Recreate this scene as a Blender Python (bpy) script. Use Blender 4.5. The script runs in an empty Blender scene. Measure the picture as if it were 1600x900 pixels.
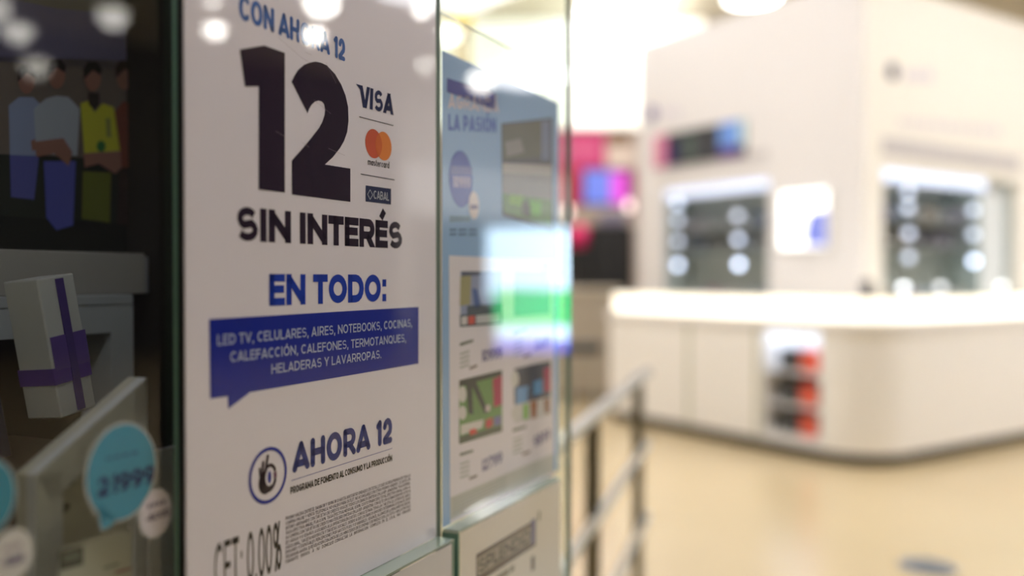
import bpy, bmesh, math, random
from mathutils import Vector, Matrix
random.seed(7)
S = bpy.context.scene
COL = S.collection

# ------------------------------------------------------------------ camera
EYE = 1.26
F = 1400.0                                   # focal length in pixels of the 1600 frame
PITCH = math.atan(16.0 / F)                  # looking very slightly down
cd = bpy.data.cameras.new('camera')
cam = bpy.data.objects.new('camera', cd)
COL.objects.link(cam)
cam.location = (0, 0, EYE)
cam.rotation_euler = (math.pi / 2 - PITCH, 0, 0)
cd.sensor_width = 36.0
cd.lens = 36.0 * F / 1600.0
cd.clip_start = 0.02
cd.clip_end = 80
cd.dof.use_dof = True
cd.dof.focus_distance = 0.84
cd.dof.aperture_fstop = 1.48
S.camera = cam

# ------------------------------------------------------------------ world, exposure
w = bpy.data.worlds.new('world')
S.world = w
w.use_nodes = True
w.node_tree.nodes['Background'].inputs[0].default_value = (1.0, 0.97, 0.92, 1)
w.node_tree.nodes['Background'].inputs[1].default_value = 0.5
vs = S.view_settings
vs.view_transform = 'Standard'
vs.look = 'None'
vs.gamma = 1.0
vs.use_curve_mapping = False
vs.exposure = 0.0
LAMP = 50.0          # radiance of the small ceiling downlights
PANEL = 12.0          # radiance of the added square ceiling panels
STORE = 16.0          # radiance of the added panels inside the store
STRIP = 8.5          # radiance of the added tube above the notices

# ------------------------------------------------------------------ materials
def lin(c):
    out = []
    for v in c:
        v = v / 255.0
        out.append(v / 12.92 if v <= 0.04045 else ((v + 0.055) / 1.055) ** 2.4)
    return tuple(out) + (1.0,)

_m = {}
def mat(name, rgb, rough=0.5, metal=0.0, coat=0.0, emit=None, strength=0.0, noise=0.0, scale=20.0, coat_ior=1.5, coat_rough=0.01):
    if name in _m:
        return _m[name]
    m = bpy.data.materials.new(name)
    m.use_nodes = True
    nt = m.node_tree
    b = nt.nodes['Principled BSDF']
    b.inputs['Base Color'].default_value = lin(rgb)
    b.inputs['Roughness'].default_value = rough
    b.inputs['Metallic'].default_value = metal
    b.inputs['Coat Weight'].default_value = coat
    b.inputs['Coat Roughness'].default_value = coat_rough
    b.inputs['Coat IOR'].default_value = coat_ior
    if emit is not None:
        b.inputs['Emission Color'].default_value = lin(emit)
        b.inputs['Emission Strength'].default_value = strength
    if noise > 0:
        tc = nt.nodes.new('ShaderNodeTexCoord')
        nz = nt.nodes.new('ShaderNodeTexNoise')
        nz.inputs['Scale'].default_value = scale
        nz.inputs['Detail'].default_value = 4
        mx = nt.nodes.new('ShaderNodeMix')
        mx.data_type = 'RGBA'
        c = lin(rgb)
        mx.inputs[6].default_value = tuple(v * (1 - noise) for v in c[:3]) + (1,)
        mx.inputs[7].default_value = tuple(min(1, v * (1 + noise)) for v in c[:3]) + (1,)
        nt.links.new(tc.outputs['Object'], nz.inputs['Vector'])
        nt.links.new(nz.outputs['Fac'], mx.inputs[0])
        nt.links.new(mx.outputs[2], b.inputs['Base Color'])
    _m[name] = m
    return m

def ink(rgb):
    """glossy laminated print of one colour"""
    m = mat('laminated_print_%d_%d_%d' % rgb, rgb, rough=0.6, coat=1.0, coat_ior=1.5)
    m.node_tree.nodes['Principled BSDF'].inputs['Specular IOR Level'].default_value = 0.05   # the shine is the laminate's
    return m

def glass_mat(name, tint, ior):
    m = bpy.data.materials.new(name)
    m.use_nodes = True
    nt = m.node_tree
    for n in list(nt.nodes):
        nt.nodes.remove(n)
    out = nt.nodes.new('ShaderNodeOutputMaterial')
    mix = nt.nodes.new('ShaderNodeMixShader')
    tr = nt.nodes.new('ShaderNodeBsdfTransparent')
    tr.inputs[0].default_value = tint
    gl = nt.nodes.new('ShaderNodeBsdfGlossy')
    gl.inputs['Roughness'].default_value = 0.0
    fr = nt.nodes.new('ShaderNodeFresnel')
    fr.inputs['IOR'].default_value = ior
    ge = nt.nodes.new('ShaderNodeNewGeometry')
    sub = nt.nodes.new('ShaderNodeMath')
    sub.operation = 'SUBTRACT'
    sub.inputs[0].default_value = 1.0
    mul = nt.nodes.new('ShaderNodeMath')
    mul.operation = 'MULTIPLY'
    nt.links.new(ge.outputs['Backfacing'], sub.inputs[1])
    nt.links.new(fr.outputs[0], mul.inputs[0])
    nt.links.new(sub.outputs[0], mul.inputs[1])
    nt.links.new(mul.outputs[0], mix.inputs[0])
    nt.links.new(tr.outputs[0], mix.inputs[1])
    nt.links.new(gl.outputs[0], mix.inputs[2])
    nt.links.new(mix.outputs[0], out.inputs[0])
    return m

GLASS = glass_mat('clear_shop_glass', (0.93, 0.97, 0.95, 1), 1.62)
ACRYLIC = glass_mat('clear_acrylic', (0.96, 0.975, 0.965, 1), 1.5)
EDGE = mat('green_glass_edge', (118, 158, 142), rough=0.15, coat=1.0)
EDGE2 = mat('pale_glass_edge', (168, 188, 172), rough=0.2, coat=1.0)
SEAL = mat('black_seal', (14, 18, 18), rough=0.5)
WHITE = mat('white_laminate', (242, 240, 238), rough=0.35)
CREAM = mat('cream_laminate', (250, 247, 242), rough=0.35)
STEEL = mat('brushed_steel', (176, 176, 170), rough=0.3, metal=1.0)
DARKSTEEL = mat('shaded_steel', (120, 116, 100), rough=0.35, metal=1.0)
BLACK = mat('black_plastic', (16, 16, 18), rough=0.4)
GREYP = mat('grey_laminate', (196, 190, 188), rough=0.4)

# ------------------------------------------------------------------ mesh helpers
class MB:
    def __init__(self):
        self.v = []; self.f = []; self.mi = []; self.m = []
    def slot(self, m):
        if m not in self.m:
            self.m.append(m)
        return self.m.index(m)
    def face(self, pts, m=None):
        i = len(self.v)
        self.v += [tuple(p) for p in pts]
        self.f.append(tuple(range(i, i + len(pts))))
        self.mi.append(self.slot(m) if m else 0)
    def solid(self, v, f, m=None):
        i = len(self.v)
        self.v += [tuple(p) for p in v]
        k = self.slot(m) if m else 0
        for a in f:
            self.f.append(tuple(i + j for j in a)); self.mi.append(k)
    def box(self, x0, x1, y0, y1, z0, z1, m=None):
        v = [(x, y, z) for z in (z0, z1) for y in (y0, y1) for x in (x0, x1)]
        self.solid(v, [(0, 2, 3, 1), (4, 5, 7, 6), (0, 1, 5, 4), (2, 6, 7, 3), (0, 4, 6, 2), (1, 3, 7, 5)], m)
    def prism(self, poly, a, b, axis='y', m=None):
        """extrude a polygon given in the two other axes from a to b along axis"""
        def P(p, h):
            return {'y': (p[0], h, p[1]), 'z': (p[0], p[1], h), 'x': (h, p[0], p[1])}[axis]
        n = len(poly)
        v = [P(p, a) for p in poly] + [P(p, b) for p in poly]
        f = [tuple(range(n)), tuple(range(2 * n - 1, n - 1, -1))]
        f += [(i, i + n, (i + 1) % n + n, (i + 1) % n) for i in range(n)]
        self.solid(v, f, m)
    def tube(self, p, q, r, n=16, r2=None, m=None):
        p = Vector(p); q = Vector(q); r2 = r if r2 is None else r2
        ax = (q - p).normalized()
        s = ax.orthogonal().normalized(); t = ax.cross(s)
        v = []
        for c, rr in ((p, r), (q, r2)):
            for k in range(n):
                a = 2 * math.pi * k / n
                v.append(c + (s * math.cos(a) + t * math.sin(a)) * rr)
        f = [tuple(range(n - 1, -1, -1)), tuple(range(n, 2 * n))]
        f += [(i, (i + 1) % n, (i + 1) % n + n, i + n) for i in range(n)]
        self.solid(v, f, m)
    def lathe(self, prof, c=(0, 0, 0), n=32, m=None):
        v = []; f = []
        for (r, z) in prof:
            for k in range(n):
                a = 2 * math.pi * k / n
                v.append((c[0] + r * math.cos(a), c[1] + r * math.sin(a), c[2] + z))
        for j in range(len(prof) - 1):
            for k in range(n):
                f.append((j * n + k, j * n + (k + 1) % n, (j + 1) * n + (k + 1) % n, (j + 1) * n + k))
        f.append(tuple(range(n - 1, -1, -1)))
        f.append(tuple((len(prof) - 1) * n + k for k in range(n)))
        self.solid(v, f, m)
    def build(self, name, m=None, parent=None, bevel=0.0, smooth=False, fix=True):
        me = bpy.data.meshes.new(name)
        me.from_pydata(self.v, [], self.f)
        if self.m:
            for x in self.m:
                me.materials.append(x)
            me.polygons.foreach_set('material_index', self.mi)
        elif m:
            me.materials.append(m)
        if fix:
            bm = bmesh.new(); bm.from_mesh(me)
            bmesh.ops.recalc_face_normals(bm, faces=bm.faces)
            bm.to_mesh(me); bm.free()
        if smooth:
            me.polygons.foreach_set('use_smooth', [True] * len(me.polygons))
        o = bpy.data.objects.new(name, me)
        COL.objects.link(o)
        if parent is not None:
            o.parent = parent
        if bevel > 0:
            b = o.modifiers.new('bevel', 'BEVEL'); b.width = bevel; b.segments = 3; b.limit_method = 'ANGLE'
        if smooth:
            e = o.modifiers.new('edges', 'EDGE_SPLIT'); e.split_angle = math.radians(40)
        return o

def tag(o, label=None, cat=None, group=None, kind=None):
    if label: o['label'] = label
    if cat: o['category'] = cat
    if group: o['group'] = group
    if kind: o['kind'] = kind
    return o

def empty(name, loc=(0, 0, 0), rz=0.0):
    o = bpy.data.objects.new(name, None)
    o.empty_display_size = 0.1
    COL.objects.link(o)
    o.location = loc; o.rotation_euler = (0, 0, rz)
    return o

def structure(o):
    o['kind'] = 'structure'
    return o

def dup(root, loc, rz=None, label=None, group=None):
    r = root.copy(); COL.objects.link(r); r.location = loc
    if rz is not None: r.rotation_euler = (0, 0, rz)
    if label: r['label'] = label
    if group: r['group'] = group
    for ch in list(root.children):
        c = ch.copy(); COL.objects.link(c); c.parent = r
        for g in list(ch.children):
            k = g.copy(); COL.objects.link(k); k.parent = c
    return r

def shift(mb, dx, dy, dz):
    mb.v = [(x + dx, y + dy, z + dz) for (x, y, z) in mb.v]

# ------------------------------------------------------------------ planes of the place
CP, SP = math.cos(PITCH), math.sin(PITCH)
def ray(px, py):
    a = (px - 800.0) / F; b = (450.0 - py) / F
    return Vector((a, CP + b * SP, b * CP - SP))          # camera ray, unit depth along the lens axis

ANG = math.atan(675.0 / F)                                # the shop window runs 25.7 deg right of straight ahead
GD = Vector((math.sin(ANG), math.cos(ANG), 0))            # along the glass, away
GN = Vector((math.cos(ANG), -math.sin(ANG), 0))           # out of the glass, towards the mall
GP = 0.5                                                  # distance from the lens to the glass
GROT = math.pi / 2 - ANG
def at(px, py, o=0.0):
    """(t, z) on the plane lying o behind the shop window"""
    r = ray(px, py)
    s = -(GP + o) / r.dot(GN)
    p = r * s
    return p.dot(GD), p.z + EYE
def gworld(t, o, z):
    p = GD * t - GN * (GP + o)
    return Vector((p.x, p.y, z))

KU = Vector((0.8317, 0.5554, 0)).normalized()
KV = Vector((-KU.y, KU.x, 0))
KU0, KV0 = 5.148, 3.503
KC = KU * KU0 + KV * KV0
KROT = math.atan2(KU.y, KU.x)
def on_left(px, py, a=0.0):
    """(y, z) on the kiosk plane x = a"""
    r = ray(px, py); s = (KU0 + a) / r.dot(KU); p = r * s
    return p.dot(KV) - KV0, p.z + EYE
def on_right(px, py, b=0.0):
    """(x, z) on the kiosk plane y = b"""
    r = ray(px, py); s = (KV0 + b) / r.dot(KV); p = r * s
    return p.dot(KU) - KU0, p.z + EYE

# ------------------------------------------------------------------ setting: floor, ceiling, walls
CEIL = 5.2
HANG = 4.2            # height at which the hall globe lamps hang
fm = mat('cream_polished_tile', (188, 168, 132), rough=0.24, noise=0.05, scale=1.6)
m = MB(); m.box(-7, 15, -5, 15, -0.1, 0); structure(m.build('floor', fm))
cm = mat('warm_white_ceiling', (240, 232, 214), rough=0.8)
m = MB(); m.box(-7, 15, -5, 15, CEIL, CEIL + 0.1); structure(m.build('ceiling', cm))
wm = mat('cream_wall_paint', (226, 222, 214), rough=0.7)
m = MB(); m.box(-7, 15, 14.9, 15, 0, CEIL); structure(m.build('wall_far', wm))
m = MB(); m.box(14.9, 15, -5, 14.9, 0, CEIL); structure(m.build('wall_right', mat('plum_grey_wall_darkened', (74, 68, 76), rough=0.7)))  # unseen wall darkened to weaken its reflection in the notices
m = MB(); m.box(-7, 15, -5, -4.9, 0, CEIL); structure(m.build('wall_behind', wm))
m = MB(); m.box(-7, -6.9, -4.9, 14.9, 0, CEIL); structure(m.build('wall_left', wm))

# ceiling panels added to light the mall and the store
def panel_light(x, y, size, e, label, first=[None]):
    r = empty('added_ceiling_light', (x, y, CEIL))
    m = MB(); m.box(-size / 2 - .04, size / 2 + .04, -size / 2 - .04, size / 2 + .04, -0.05, -0.001); fr = m.build('frame', WHITE, r, bevel=.004)
    m = MB(); m.box(-size / 2, size / 2, -size / 2, size / 2, -0.056, -0.045)
    m.build('diffuser', mat('lit_diffuser_%g' % e, (255, 255, 255), emit=(250, 251, 255), strength=e), r)
    tag(r, label, 'ceiling light', 'added ceiling panels')
    return r
for (x, y, sz) in ((0.1, 6.1, 1.5), (0.9, 4.4, 1.5), (5.2, 4.7, 1.5), (7.0, 5.6, 1.5), (6.2, 3.9, 1.5), (9.2, 7.4, 1.5), (1.2, 9.2, 1.5), (12.6, 11.4, 1.5)):
    panel_light(x, y, sz, PANEL, 'added square light panel over the shopping hall')
for (x, y, sz) in ((-1.2, 5.5, 1.2), (-2.0, 9.5, 1.2), (1.6, 12.6, 1.2)):
    panel_light(x, y, sz, STORE, 'added square light panel deeper inside the shop')

# ------------------------------------------------------------------ downlights: disc lamps on the ceiling
def downlight(x, y, rad, e, label, group=None, dome=True):
    r = empty('globe_lamp' if dome else 'downlight', (x, y, HANG if dome else CEIL))
    if dome:
        m = MB(); m.tube((0, 0, -.001), (0, 0, CEIL - HANG - .001), .012, 10); m.build('rod', STEEL, r)
    m = MB(); m.lathe([(rad * 1.18, -0.03), (rad * 1.18, -0.001)], n=32); m.build('ring', WHITE, r)
    m = MB(); m.lathe([(rad * .05, -rad * 1.5), (rad * .55, -rad * 1.32), (rad * .9, -rad * .92), (rad, -rad * .5), (rad * .95, -0.031)] if dome else [(rad, -0.036), (rad, -0.02)], n=32)
    m.build('lens', mat('lit_lens_%g' % e, (255, 252, 245), emit=(255, 251, 242), strength=e), r)
    return tag(r, label, 'downlight', group)
def mirror(v):
    """point seen in the glass -> where it really stands"""
    d = v.dot(GN) + GP
    return v - GN * (2 * d)
# lamps of the hall that show as reflections in the glass
for (px, py, rad, e) in ((335, 42, .10, LAMP), (331, 1, .05, LAMP), (491, 51, .09, LAMP * 1.5), (502, -6, .15, LAMP), (658, 15, .06, LAMP), (664, 100, .07, LAMP * .35),
                         (752, 120, .15, LAMP * .5), (806, 93, .09, LAMP * .5), (704, 48, .11, LAMP * .5),
                         (30, 42, .15, LAMP * .17), (58, 96, .16, LAMP * .11), (178, 18, .15, LAMP * .17), (-8, 4, .15, LAMP * .17)):
    r = ray(px, py); rr = r - GN * (2 * r.dot(GN))
    base = mirror(Vector((0, 0, 0)))
    s = (HANG - 0.03 - EYE) / rr.z
    p = base + rr * s
    if p.x < 14.5:
        downlight(p.x, p.y, rad, e, 'round hall globe lamp mirrored in the shop glass', 'hall globe lamps mirrored in the glass')
    else:
        # too far: hang it on a pendant lower down inside the hall
        s = (13.9 - base.x) / rr.x
        p = base + rr * s
        q = empty('pendant_lamp', (p.x, p.y, p.z + EYE))
        k = s * rr.z / (CEIL - EYE) if False else 1.0
        mm = MB(); mm.lathe([(rad * .3, .22), (rad, .06), (rad * 1.05, 0.0), (rad * .98, 0.0)], n=28); mm.build('shade', WHITE, q, smooth=True)
        mm = MB(); mm.lathe([(rad * .1, -rad * .95), (rad * .6, -rad * .75), (rad * .9, -rad * .3), (rad * .95, 0.03)], n=28)
        mm.build('globe', mat('lit_lens_%g' % e, (255, 252, 245), emit=(255, 251, 242), strength=e), q, smooth=True)
        mm = MB(); mm.tube((0, 0, .2), (0, 0, CEIL - p.z - EYE), .006, 8); mm.build('cord', BLACK, q)
        tag(q, 'pendant globe lamp mirrored in the left window pane', 'pendant lamp', 'pendant lamps mirrored in the window')
# the one seen directly, above the kiosk
r = ray(1175, -2); s = (CEIL - .036 - EYE) / r.z
downlight(r.x * s, r.y * s, .36, 9.0, 'round lit ceiling disc above the white kiosk wall', dome=False)

# ================================================================== STROKE LETTERING
def arc(cx, cy, rx, ry, a0, a1, n=10):
    return [(cx + rx * math.cos(math.radians(a0 + (a1 - a0) * i / n)), cy + ry * math.sin(math.radians(a0 + (a1 - a0) * i / n))) for i in range(n + 1)]

WID = dict(A=.80, B=.72, C=.76, D=.80, E=.62, F=.60, G=.80, H=.78, I=.24, J=.56, K=.74, L=.58, M=.94, N=.80, O=.86, P=.70, Q=.88, R=.72, S=.70, T=.66, U=.76, V=.80, W=1.1, X=.76, Y=.74, Z=.68)
WID.update({'0': .66, '1': .38, '2': .62, '3': .62, '4': .68, '5': .62, '6': .66, '7': .60, '8': .66, '9': .66, ' ': .22, ',': .22, '.': .22, ':': .24, '%': .9, '-': .4, '/': .45, '!': .24})
ACC = {'É': 'E', 'Ó': 'O', 'Á': 'A', 'Í': 'I', 'Ú': 'U', 'Ñ': 'N'}

HEAVY = dict(S=.80, B=.9, R=.94, E=.94)
def glyph(ch, k, s, q=8):
    """strokes of one capital: list of (points, end) ; end: 'b' butt/square, 'x' run past and clip, 'c' plain, 'o' closed"""
    acc = ch in ACC
    c = ACC.get(ch, ch)
    w = WID.get(c, .6) * k
    if c == 'I' or c in ',.:!': w = max(w, s * 1.25)
    w = max(w, s * 1.6) if c == '1' else max(w, s * 2.1) if c not in 'I,.: !' else w
    r = s / 2; L = r; R = w - r; T = 1 - r; B = r; M = .5; cx = w / 2
    o = []
    def v(x): o.append(([(x, B), (x, T)], 'b'))
    def h(y, a=None, b=None): o.append(([(L if a is None else a, y), (R if b is None else b, y)], 'b'))
    def bowl(y0, y1, xr, x0=L):
        ry = (y1 - y0) / 2; rx = min(ry * 1.0, (xr - x0) * .75)
        o.append(([(x0, y1)] + arc(xr - rx, (y0 + y1) / 2, rx, ry, 90, -90, q) + [(x0, y0)], 'c'))
    if c == 'A':
        o += [([(L * .7, 0), (cx, 1 - r * .6)], 'x'), ([(w - L * .7, 0), (cx, 1 - r * .6)], 'x'), ([(w * .24, .27), (w * .76, .27)], 'c')]
    elif c == 'B': v(L); bowl(.5, T, R - w * .05); bowl(B, .5, R)
    elif c == 'C': o.append((arc(cx + w * .04, M, cx + w * .04 - r, .5 - r, 48, 312, q * 2), 'c'))
    elif c == 'D': v(L); bowl(B, T, R)
    elif c in 'EF':
        v(L); h(T); h(.52, b=R - w * .06)
        if c == 'E': h(B)
    elif c == 'G':
        o.append((arc(cx, M, cx - r, .5 - r, 48, 330, q * 2), 'c')); o.append(([(R, .2), (R, .46)], 'c')); o.append(([(cx + r * .3, .46), (R, .46)], 'b'))
    elif c == 'H': v(L); v(R); h(.5)
    elif c == 'I': v(cx)
    elif c == 'J': o.append(([(R, T + r), (R, .3)] + arc(cx, .3, R - cx, .3 - r, 0, -150, q), 'c'))
    elif c == 'K': v(L); o += [([(L, .36), (R, 1.0)], 'x'), ([(w * .42, .60), (R, 0)], 'x')]
    elif c == 'L': v(L); h(B)
    elif c == 'M': v(L); v(R); o += [([(L, T), (cx, .22)], 'c'), ([(R, T), (cx, .22)], 'c')]
    elif c == 'N': v(L); v(R); o.append(([(L, T), (R, B)], 'c'))
    elif c in 'O0': o.append((arc(cx, M, cx - r, .5 - r, 0, 360, q * 3)[:-1], 'o'))
    elif c == 'Q': o.append((arc(cx, M, cx - r, .5 - r, 0, 360, q * 3)[:-1], 'o')); o.append(([(w * .55, .25), (w * .9, -.02)], 'c'))
    elif c == 'P': v(L); bowl(.40, T, R)
    elif c == 'R': v(L); bowl(.42, T, R); o.append(([(w * .52, .42), (R + r * .1, 0)], 'x'))
    elif c in 'S':
        ry1 = (.5 - r) / 2 + r * .25; ry2 = .5 - r - ry1 + 0.0
        yu = T - ry1; yl = B + ry1; rx = cx - r
        o.append((arc(cx, yu, rx * .92, ry1, 30, 240, q) + arc(cx, yl, rx, ry1, 60, -150, q), 'c'))
    elif c == 'T': v(cx); h(T)
    elif c == 'U': o.append(([(L, T + r), (L, .38)] + arc(cx, .38, cx - r, .38 - r, 180, 360, q) + [(R, .38), (R, T + r)], 'c'))
    elif c == 'V': o += [([(L * .7, 1), (cx, r * .6)], 'x'), ([(w - L * .7, 1), (cx, r * .6)], 'x')]
    elif c == 'W': o += [([(L, 1), (w * .28, 0)], 'x'), ([(w * .28, 0), (cx, .9)], 'c'), ([(cx, .9), (w * .72, 0)], 'c'), ([(w * .72, 0), (R, 1)], 'x')]
    elif c == 'X': o += [([(L, 0), (R, 1)], 'x'), ([(L, 1), (R, 0)], 'x')]
    elif c == 'Y': o += [([(L * .8, 1), (cx, .42)], 'x'), ([(w - L * .8, 1), (cx, .42)], 'x'), ([(cx, B), (cx, .45)], 'b')]
    elif c == 'Z': h(T); h(B); o.append(([(L, B), (R, T)], 'c'))
    elif c == '1': o.append(([(R, B), (R, T)], 'b')); o.append(([(R - s * .5, T - .11), (R, T)], 'c'))
    elif c == '2':
        ry = .27; o.append((arc(cx, T - ry, cx - r, ry, 165, -35, q) + [(L, B + r * .6)], 'c')); h(B)
    elif c == '3': o.append((arc(cx, .73, cx - r, .27 - r * .9, 150, -90, q), 'c')); o.append((arc(cx, .27 + r * .2, cx - r, .27 - r * .6, 90, -150, q), 'c'))
    elif c == '4': o.append(([(w * .72, B), (w * .72, T)], 'b')); h(.27); o.append(([(w * .72, T), (L, .27)], 'c'))
    elif c == '5': h(T); o.append(([(L, .5), (L, T)], 'b')); o.append(([(L, .58)] + arc(cx - w * .05, .32, cx - r + w * .05, .32 - r, 90, -140, q), 'c'))
    elif c in '69':
        pts = arc(cx, .34, cx - r, .34 - r, 0, 360, q * 2)[:-1]; tail = [(L, .36)] + arc(cx + w * .1, .5, cx + w * .1 - r, .5 - r, 180, 70, q)
        if c == '9':
            pts = [(w - x, 1 - y) for x, y in pts]; tail = [(w - x, 1 - y) for x, y in tail]
        o += [(pts, 'o'), (tail, 'c')]
    elif c == '7': h(T); o.append(([(R, T), (w * .35, 0)], 'x'))
    elif c == '8': o.append((arc(cx, .73, cx - r - w * .03, .27 - r * .7, 0, 360, q * 2)[:-1], 'o')); o.append((arc(cx, .28, cx - r, .28 - r, 0, 360, q * 2)[:-1], 'o'))
    elif c == ',': o.append(([(cx + r * .2, r), (cx - r * .5, -s * .9)], 'c')); o.append(([(cx, 0), (cx, s)], 'c'))
    elif c == '.': o.append(([(cx, 0), (cx, s * 1.05)], 'c'))
    elif c == ':': o.append(([(cx, 0), (cx, s * 1.05)], 'c')); o.append(([(cx, .55), (cx, .55 + s * 1.05)], 'c'))
    elif c == '-': h(.42)
    elif c == '/': o.append(([(L, 0), (R, 1)], 'x'))
    elif c == '!': o.append(([(cx, 0), (cx, s)], 'c')); o.append(([(cx, s * 1.7), (cx, 1)], 'c'))
    elif c == '%':
        rw = w * .22
        o.append((arc(rw + r, .73, rw, .27 - r, 0, 360, q * 2)[:-1], 'o')); o.append((arc(w - rw - r, .27, rw, .27 - r, 0, 360, q * 2)[:-1], 'o'))
        o.append(([(w * .27, 0), (w * .73, 1)], 'x'))
    if acc:
        if ch == 'Ñ': o.append(([(w * .2, 1 + s * .9), (w * .8, 1 + s * .9)], 'a'))
        else: o.append(([(cx - r * .4, 1 + s * .25), (cx + r * 1.3, 1 + s * 1.35)], 'a'))
    return w, o

def clip_y(poly, lo, hi):
    for (sgn, lim) in ((1, lo), (-1, -hi)):
        out = []
        for i in range(len(poly)):
            a = poly[i]; b = poly[(i + 1) % len(poly)]
            da = sgn * a[1] - lim; db = sgn * b[1] - lim
            if da >= 0: out.append(a)
            if (da >= 0) != (db >= 0):
                t = da / (da - db); out.append((a[0] + (b[0] - a[0]) * t, a[1] + (b[1] - a[1]) * t))
        poly = out
        if len(poly) < 3: return []
    return poly

def stroke(pts, end, s, rounded):
    """convex pieces of a thick line"""
    r = s / 2; P = [Vector(p) for p in pts]; closed = end == 'o'
    if not rounded and end in 'bx':
        d = (P[1] - P[0]).normalized(); e = r if end == 'b' else s
        P[0] = P[0] - d * (r if end == 'b' else (s if P[0].y in (0, 1) else 0)); 
        d = (P[-1] - P[-2]).normalized()
        P[-1] = P[-1] + d * (r if end == 'b' else s)
    if rounded and end == 'x':
        P = [Vector((p.x, min(max(p.y, r), 1 - r))) for p in P]
    n = len(P); N = []
    for i in range(n):
        a = P[i - 1] if (i > 0 or closed) else None; b = P[(i + 1) % n] if (i < n - 1 or closed) else None
        ds = []
        if a is not None and (P[i] - a).length > 1e-9: ds.append((P[i] - a).normalized())
        if b is not None and (b - P[i]).length > 1e-9: ds.append((b - P[i]).normalized())
        if not ds: ds = [Vector((1, 0))]
        d = sum(ds, Vector((0, 0)))
        d = d.normalized() if d.length > 1e-6 else ds[0]
        nn = Vector((-d.y, d.x)); c = max(.5, nn.dot(Vector((-ds[0].y, ds[0].x))))
        N.append(nn * (r / c))
    out = []
    for i in range(n if closed else n - 1):
        j = (i + 1) % n
        out.append([tuple(P[i] + N[i]), tuple(P[i] - N[i]), tuple(P[j] - N[j]), tuple(P[j] + N[j])])
    if rounded and not closed:
        for p in (P[0], P[-1]):
            out.append(arc(p.x, p.y, r, r, 0, 360, 14)[:-1])
    return out

def text_polys(txt, cap, width, weight, rounded=False, squash=False, q=8, space=.11, slant=0.0):
    """polygons of a line of capitals, cap high, fitted to width; weight relative to cap"""
    def lay(k):
        x = 0; polys = []
        for ch in txt:
            ww = weight * HEAVY.get(ACC.get(ch, ch), 1.0)
            w, st = glyph(ch, k, ww, q)
            for pts, end in st:
                for poly in stroke(pts, end, ww, rounded):
                    if not rounded and end in 'xbc' and ch not in ',Q': poly = clip_y(poly, 0, 1)
                    if len(poly) >= 3: polys.append([(px + x + slant * py, py) for px, py in poly])
            x += w + space * (k ** .5) + (0 if ch != ' ' else 0)
        return x - space * (k ** .5), polys
    if squash:
        W, polys = lay(1.0); k2 = width / (W * cap)
        return [[(x * cap * k2, y * cap) for x, y in p] for p in polys]
    lo, hi = .2, 3.0
    for _ in range(24):
        k = (lo + hi) / 2
        W = sum(glyph(c, k, weight * HEAVY.get(ACC.get(c, c), 1.0), 2)[0] + space * (k ** .5) for c in txt) - space * (k ** .5)
        if W * cap < width: lo = k
        else: hi = k
    W, polys = lay((lo + hi) / 2)
    return [[(x * cap, y * cap) for x, y in p] for p in polys]

def put_text(mb, txt, L, R, cap, weight, o, m=None, plane=at, po=0.0, **kw):
    """L, R: ends of the baseline as seen; cap: height in metres; written on the plane at offset o"""
    t0, z0 = plane(L[0], L[1], po); t1, z1 = plane(R[0], R[1], po)
    for poly in text_polys(txt, cap, t1 - t0, weight, **kw):
        mb.face([(t0 + x, o, z0 + (z1 - z0) * x / (t1 - t0) + y) for x, y in poly], m)

def capm(px, ytop, ybase, po=0.0):
    return at(px, ytop, po)[1] - at(px, ybase, po)[1]

def ell(c, rx, rz, n=40, a0=0, a1=360):
    return [(c[0] + rx * math.cos(math.radians(a0 + (a1 - a0) * i / n)), c[1] + rz * math.sin(math.radians(a0 + (a1 - a0) * i / n))) for i in range(n)]
def flat(mb, poly, o, m=None):
    mb.face([(x, o, z) for x, z in poly], m)
def pix(mb, pts, o, m=None, po=0.0):
    flat(mb, [at(x, y, po) for x, y in pts], o, m)
def ring(mb, c, r, wd, o, m=None, n=48):
    for i in range(n):
        a = 2 * math.pi * i / n; b = 2 * math.pi * (i + 1) / n
        mb.face([(c[0] + k * math.cos(t), o, c[1] + k * math.sin(t)) for k, t in ((r, a), (r, b), (r - wd, b), (r - wd, a))], m)
def line(mb, A, B, wd, o, m=None, rounded=True):
    a = at(*A); b = at(*B)
    for p in stroke([a, b], 'c', wd, rounded): flat(mb, p, o, m)

# ================================================================== THE SHOP WINDOW
def groot(name):
    p = gworld(0, 0, 0)
    return empty(name, p, GROT)

TA, TB = at(288, 430)[0], at(681, 430)[0]
TC, TD = at(690, 430)[0], at(893, 430)[0]
ZTOP = 2.1
ZB1 = at(681, 839)[1]
ZB2 = at(690, 826)[1]

# --- first glass plate (behind the instalment notice)
r = groot('glass_partition')
m = MB(); m.box(TA, TB + .002, .0008, .010, ZB1 - .012, ZTOP); m.build('plate', GLASS, r)
m = MB(); m.box(TA - .0009, TA - .0001, .0055, .010, ZB1 - .012, ZTOP); m.build('polished_edge', EDGE, r)
m = MB(); m.box(TA - .0012, TA - .0001, .0002, .0054, ZB1 - .012, ZTOP); m.build('seal', SEAL, r)
tag(r, 'upright glass plate carrying the white instalment notice, green polished edge', 'glass panel')

# --- second glass plate (behind the blue notice)
r = groot('glass_partition')
m = MB(); m.box(TC, TD, .0008, .010, .75, ZTOP); m.build('plate', GLASS, r)
m = MB(); m.box(TC - .0009, TC - .0001, .001, .0095, ZB2 - .012, ZTOP); m.build('polished_edge', EDGE2, r)
m = MB(); m.box(TD + .0001, TD + .0012, .001, .0095, ZB2 - .6, ZTOP); m.build('polished_edge', EDGE, r)
tag(r, 'upright clear glass plate carrying the light blue notice', 'glass panel')

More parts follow.
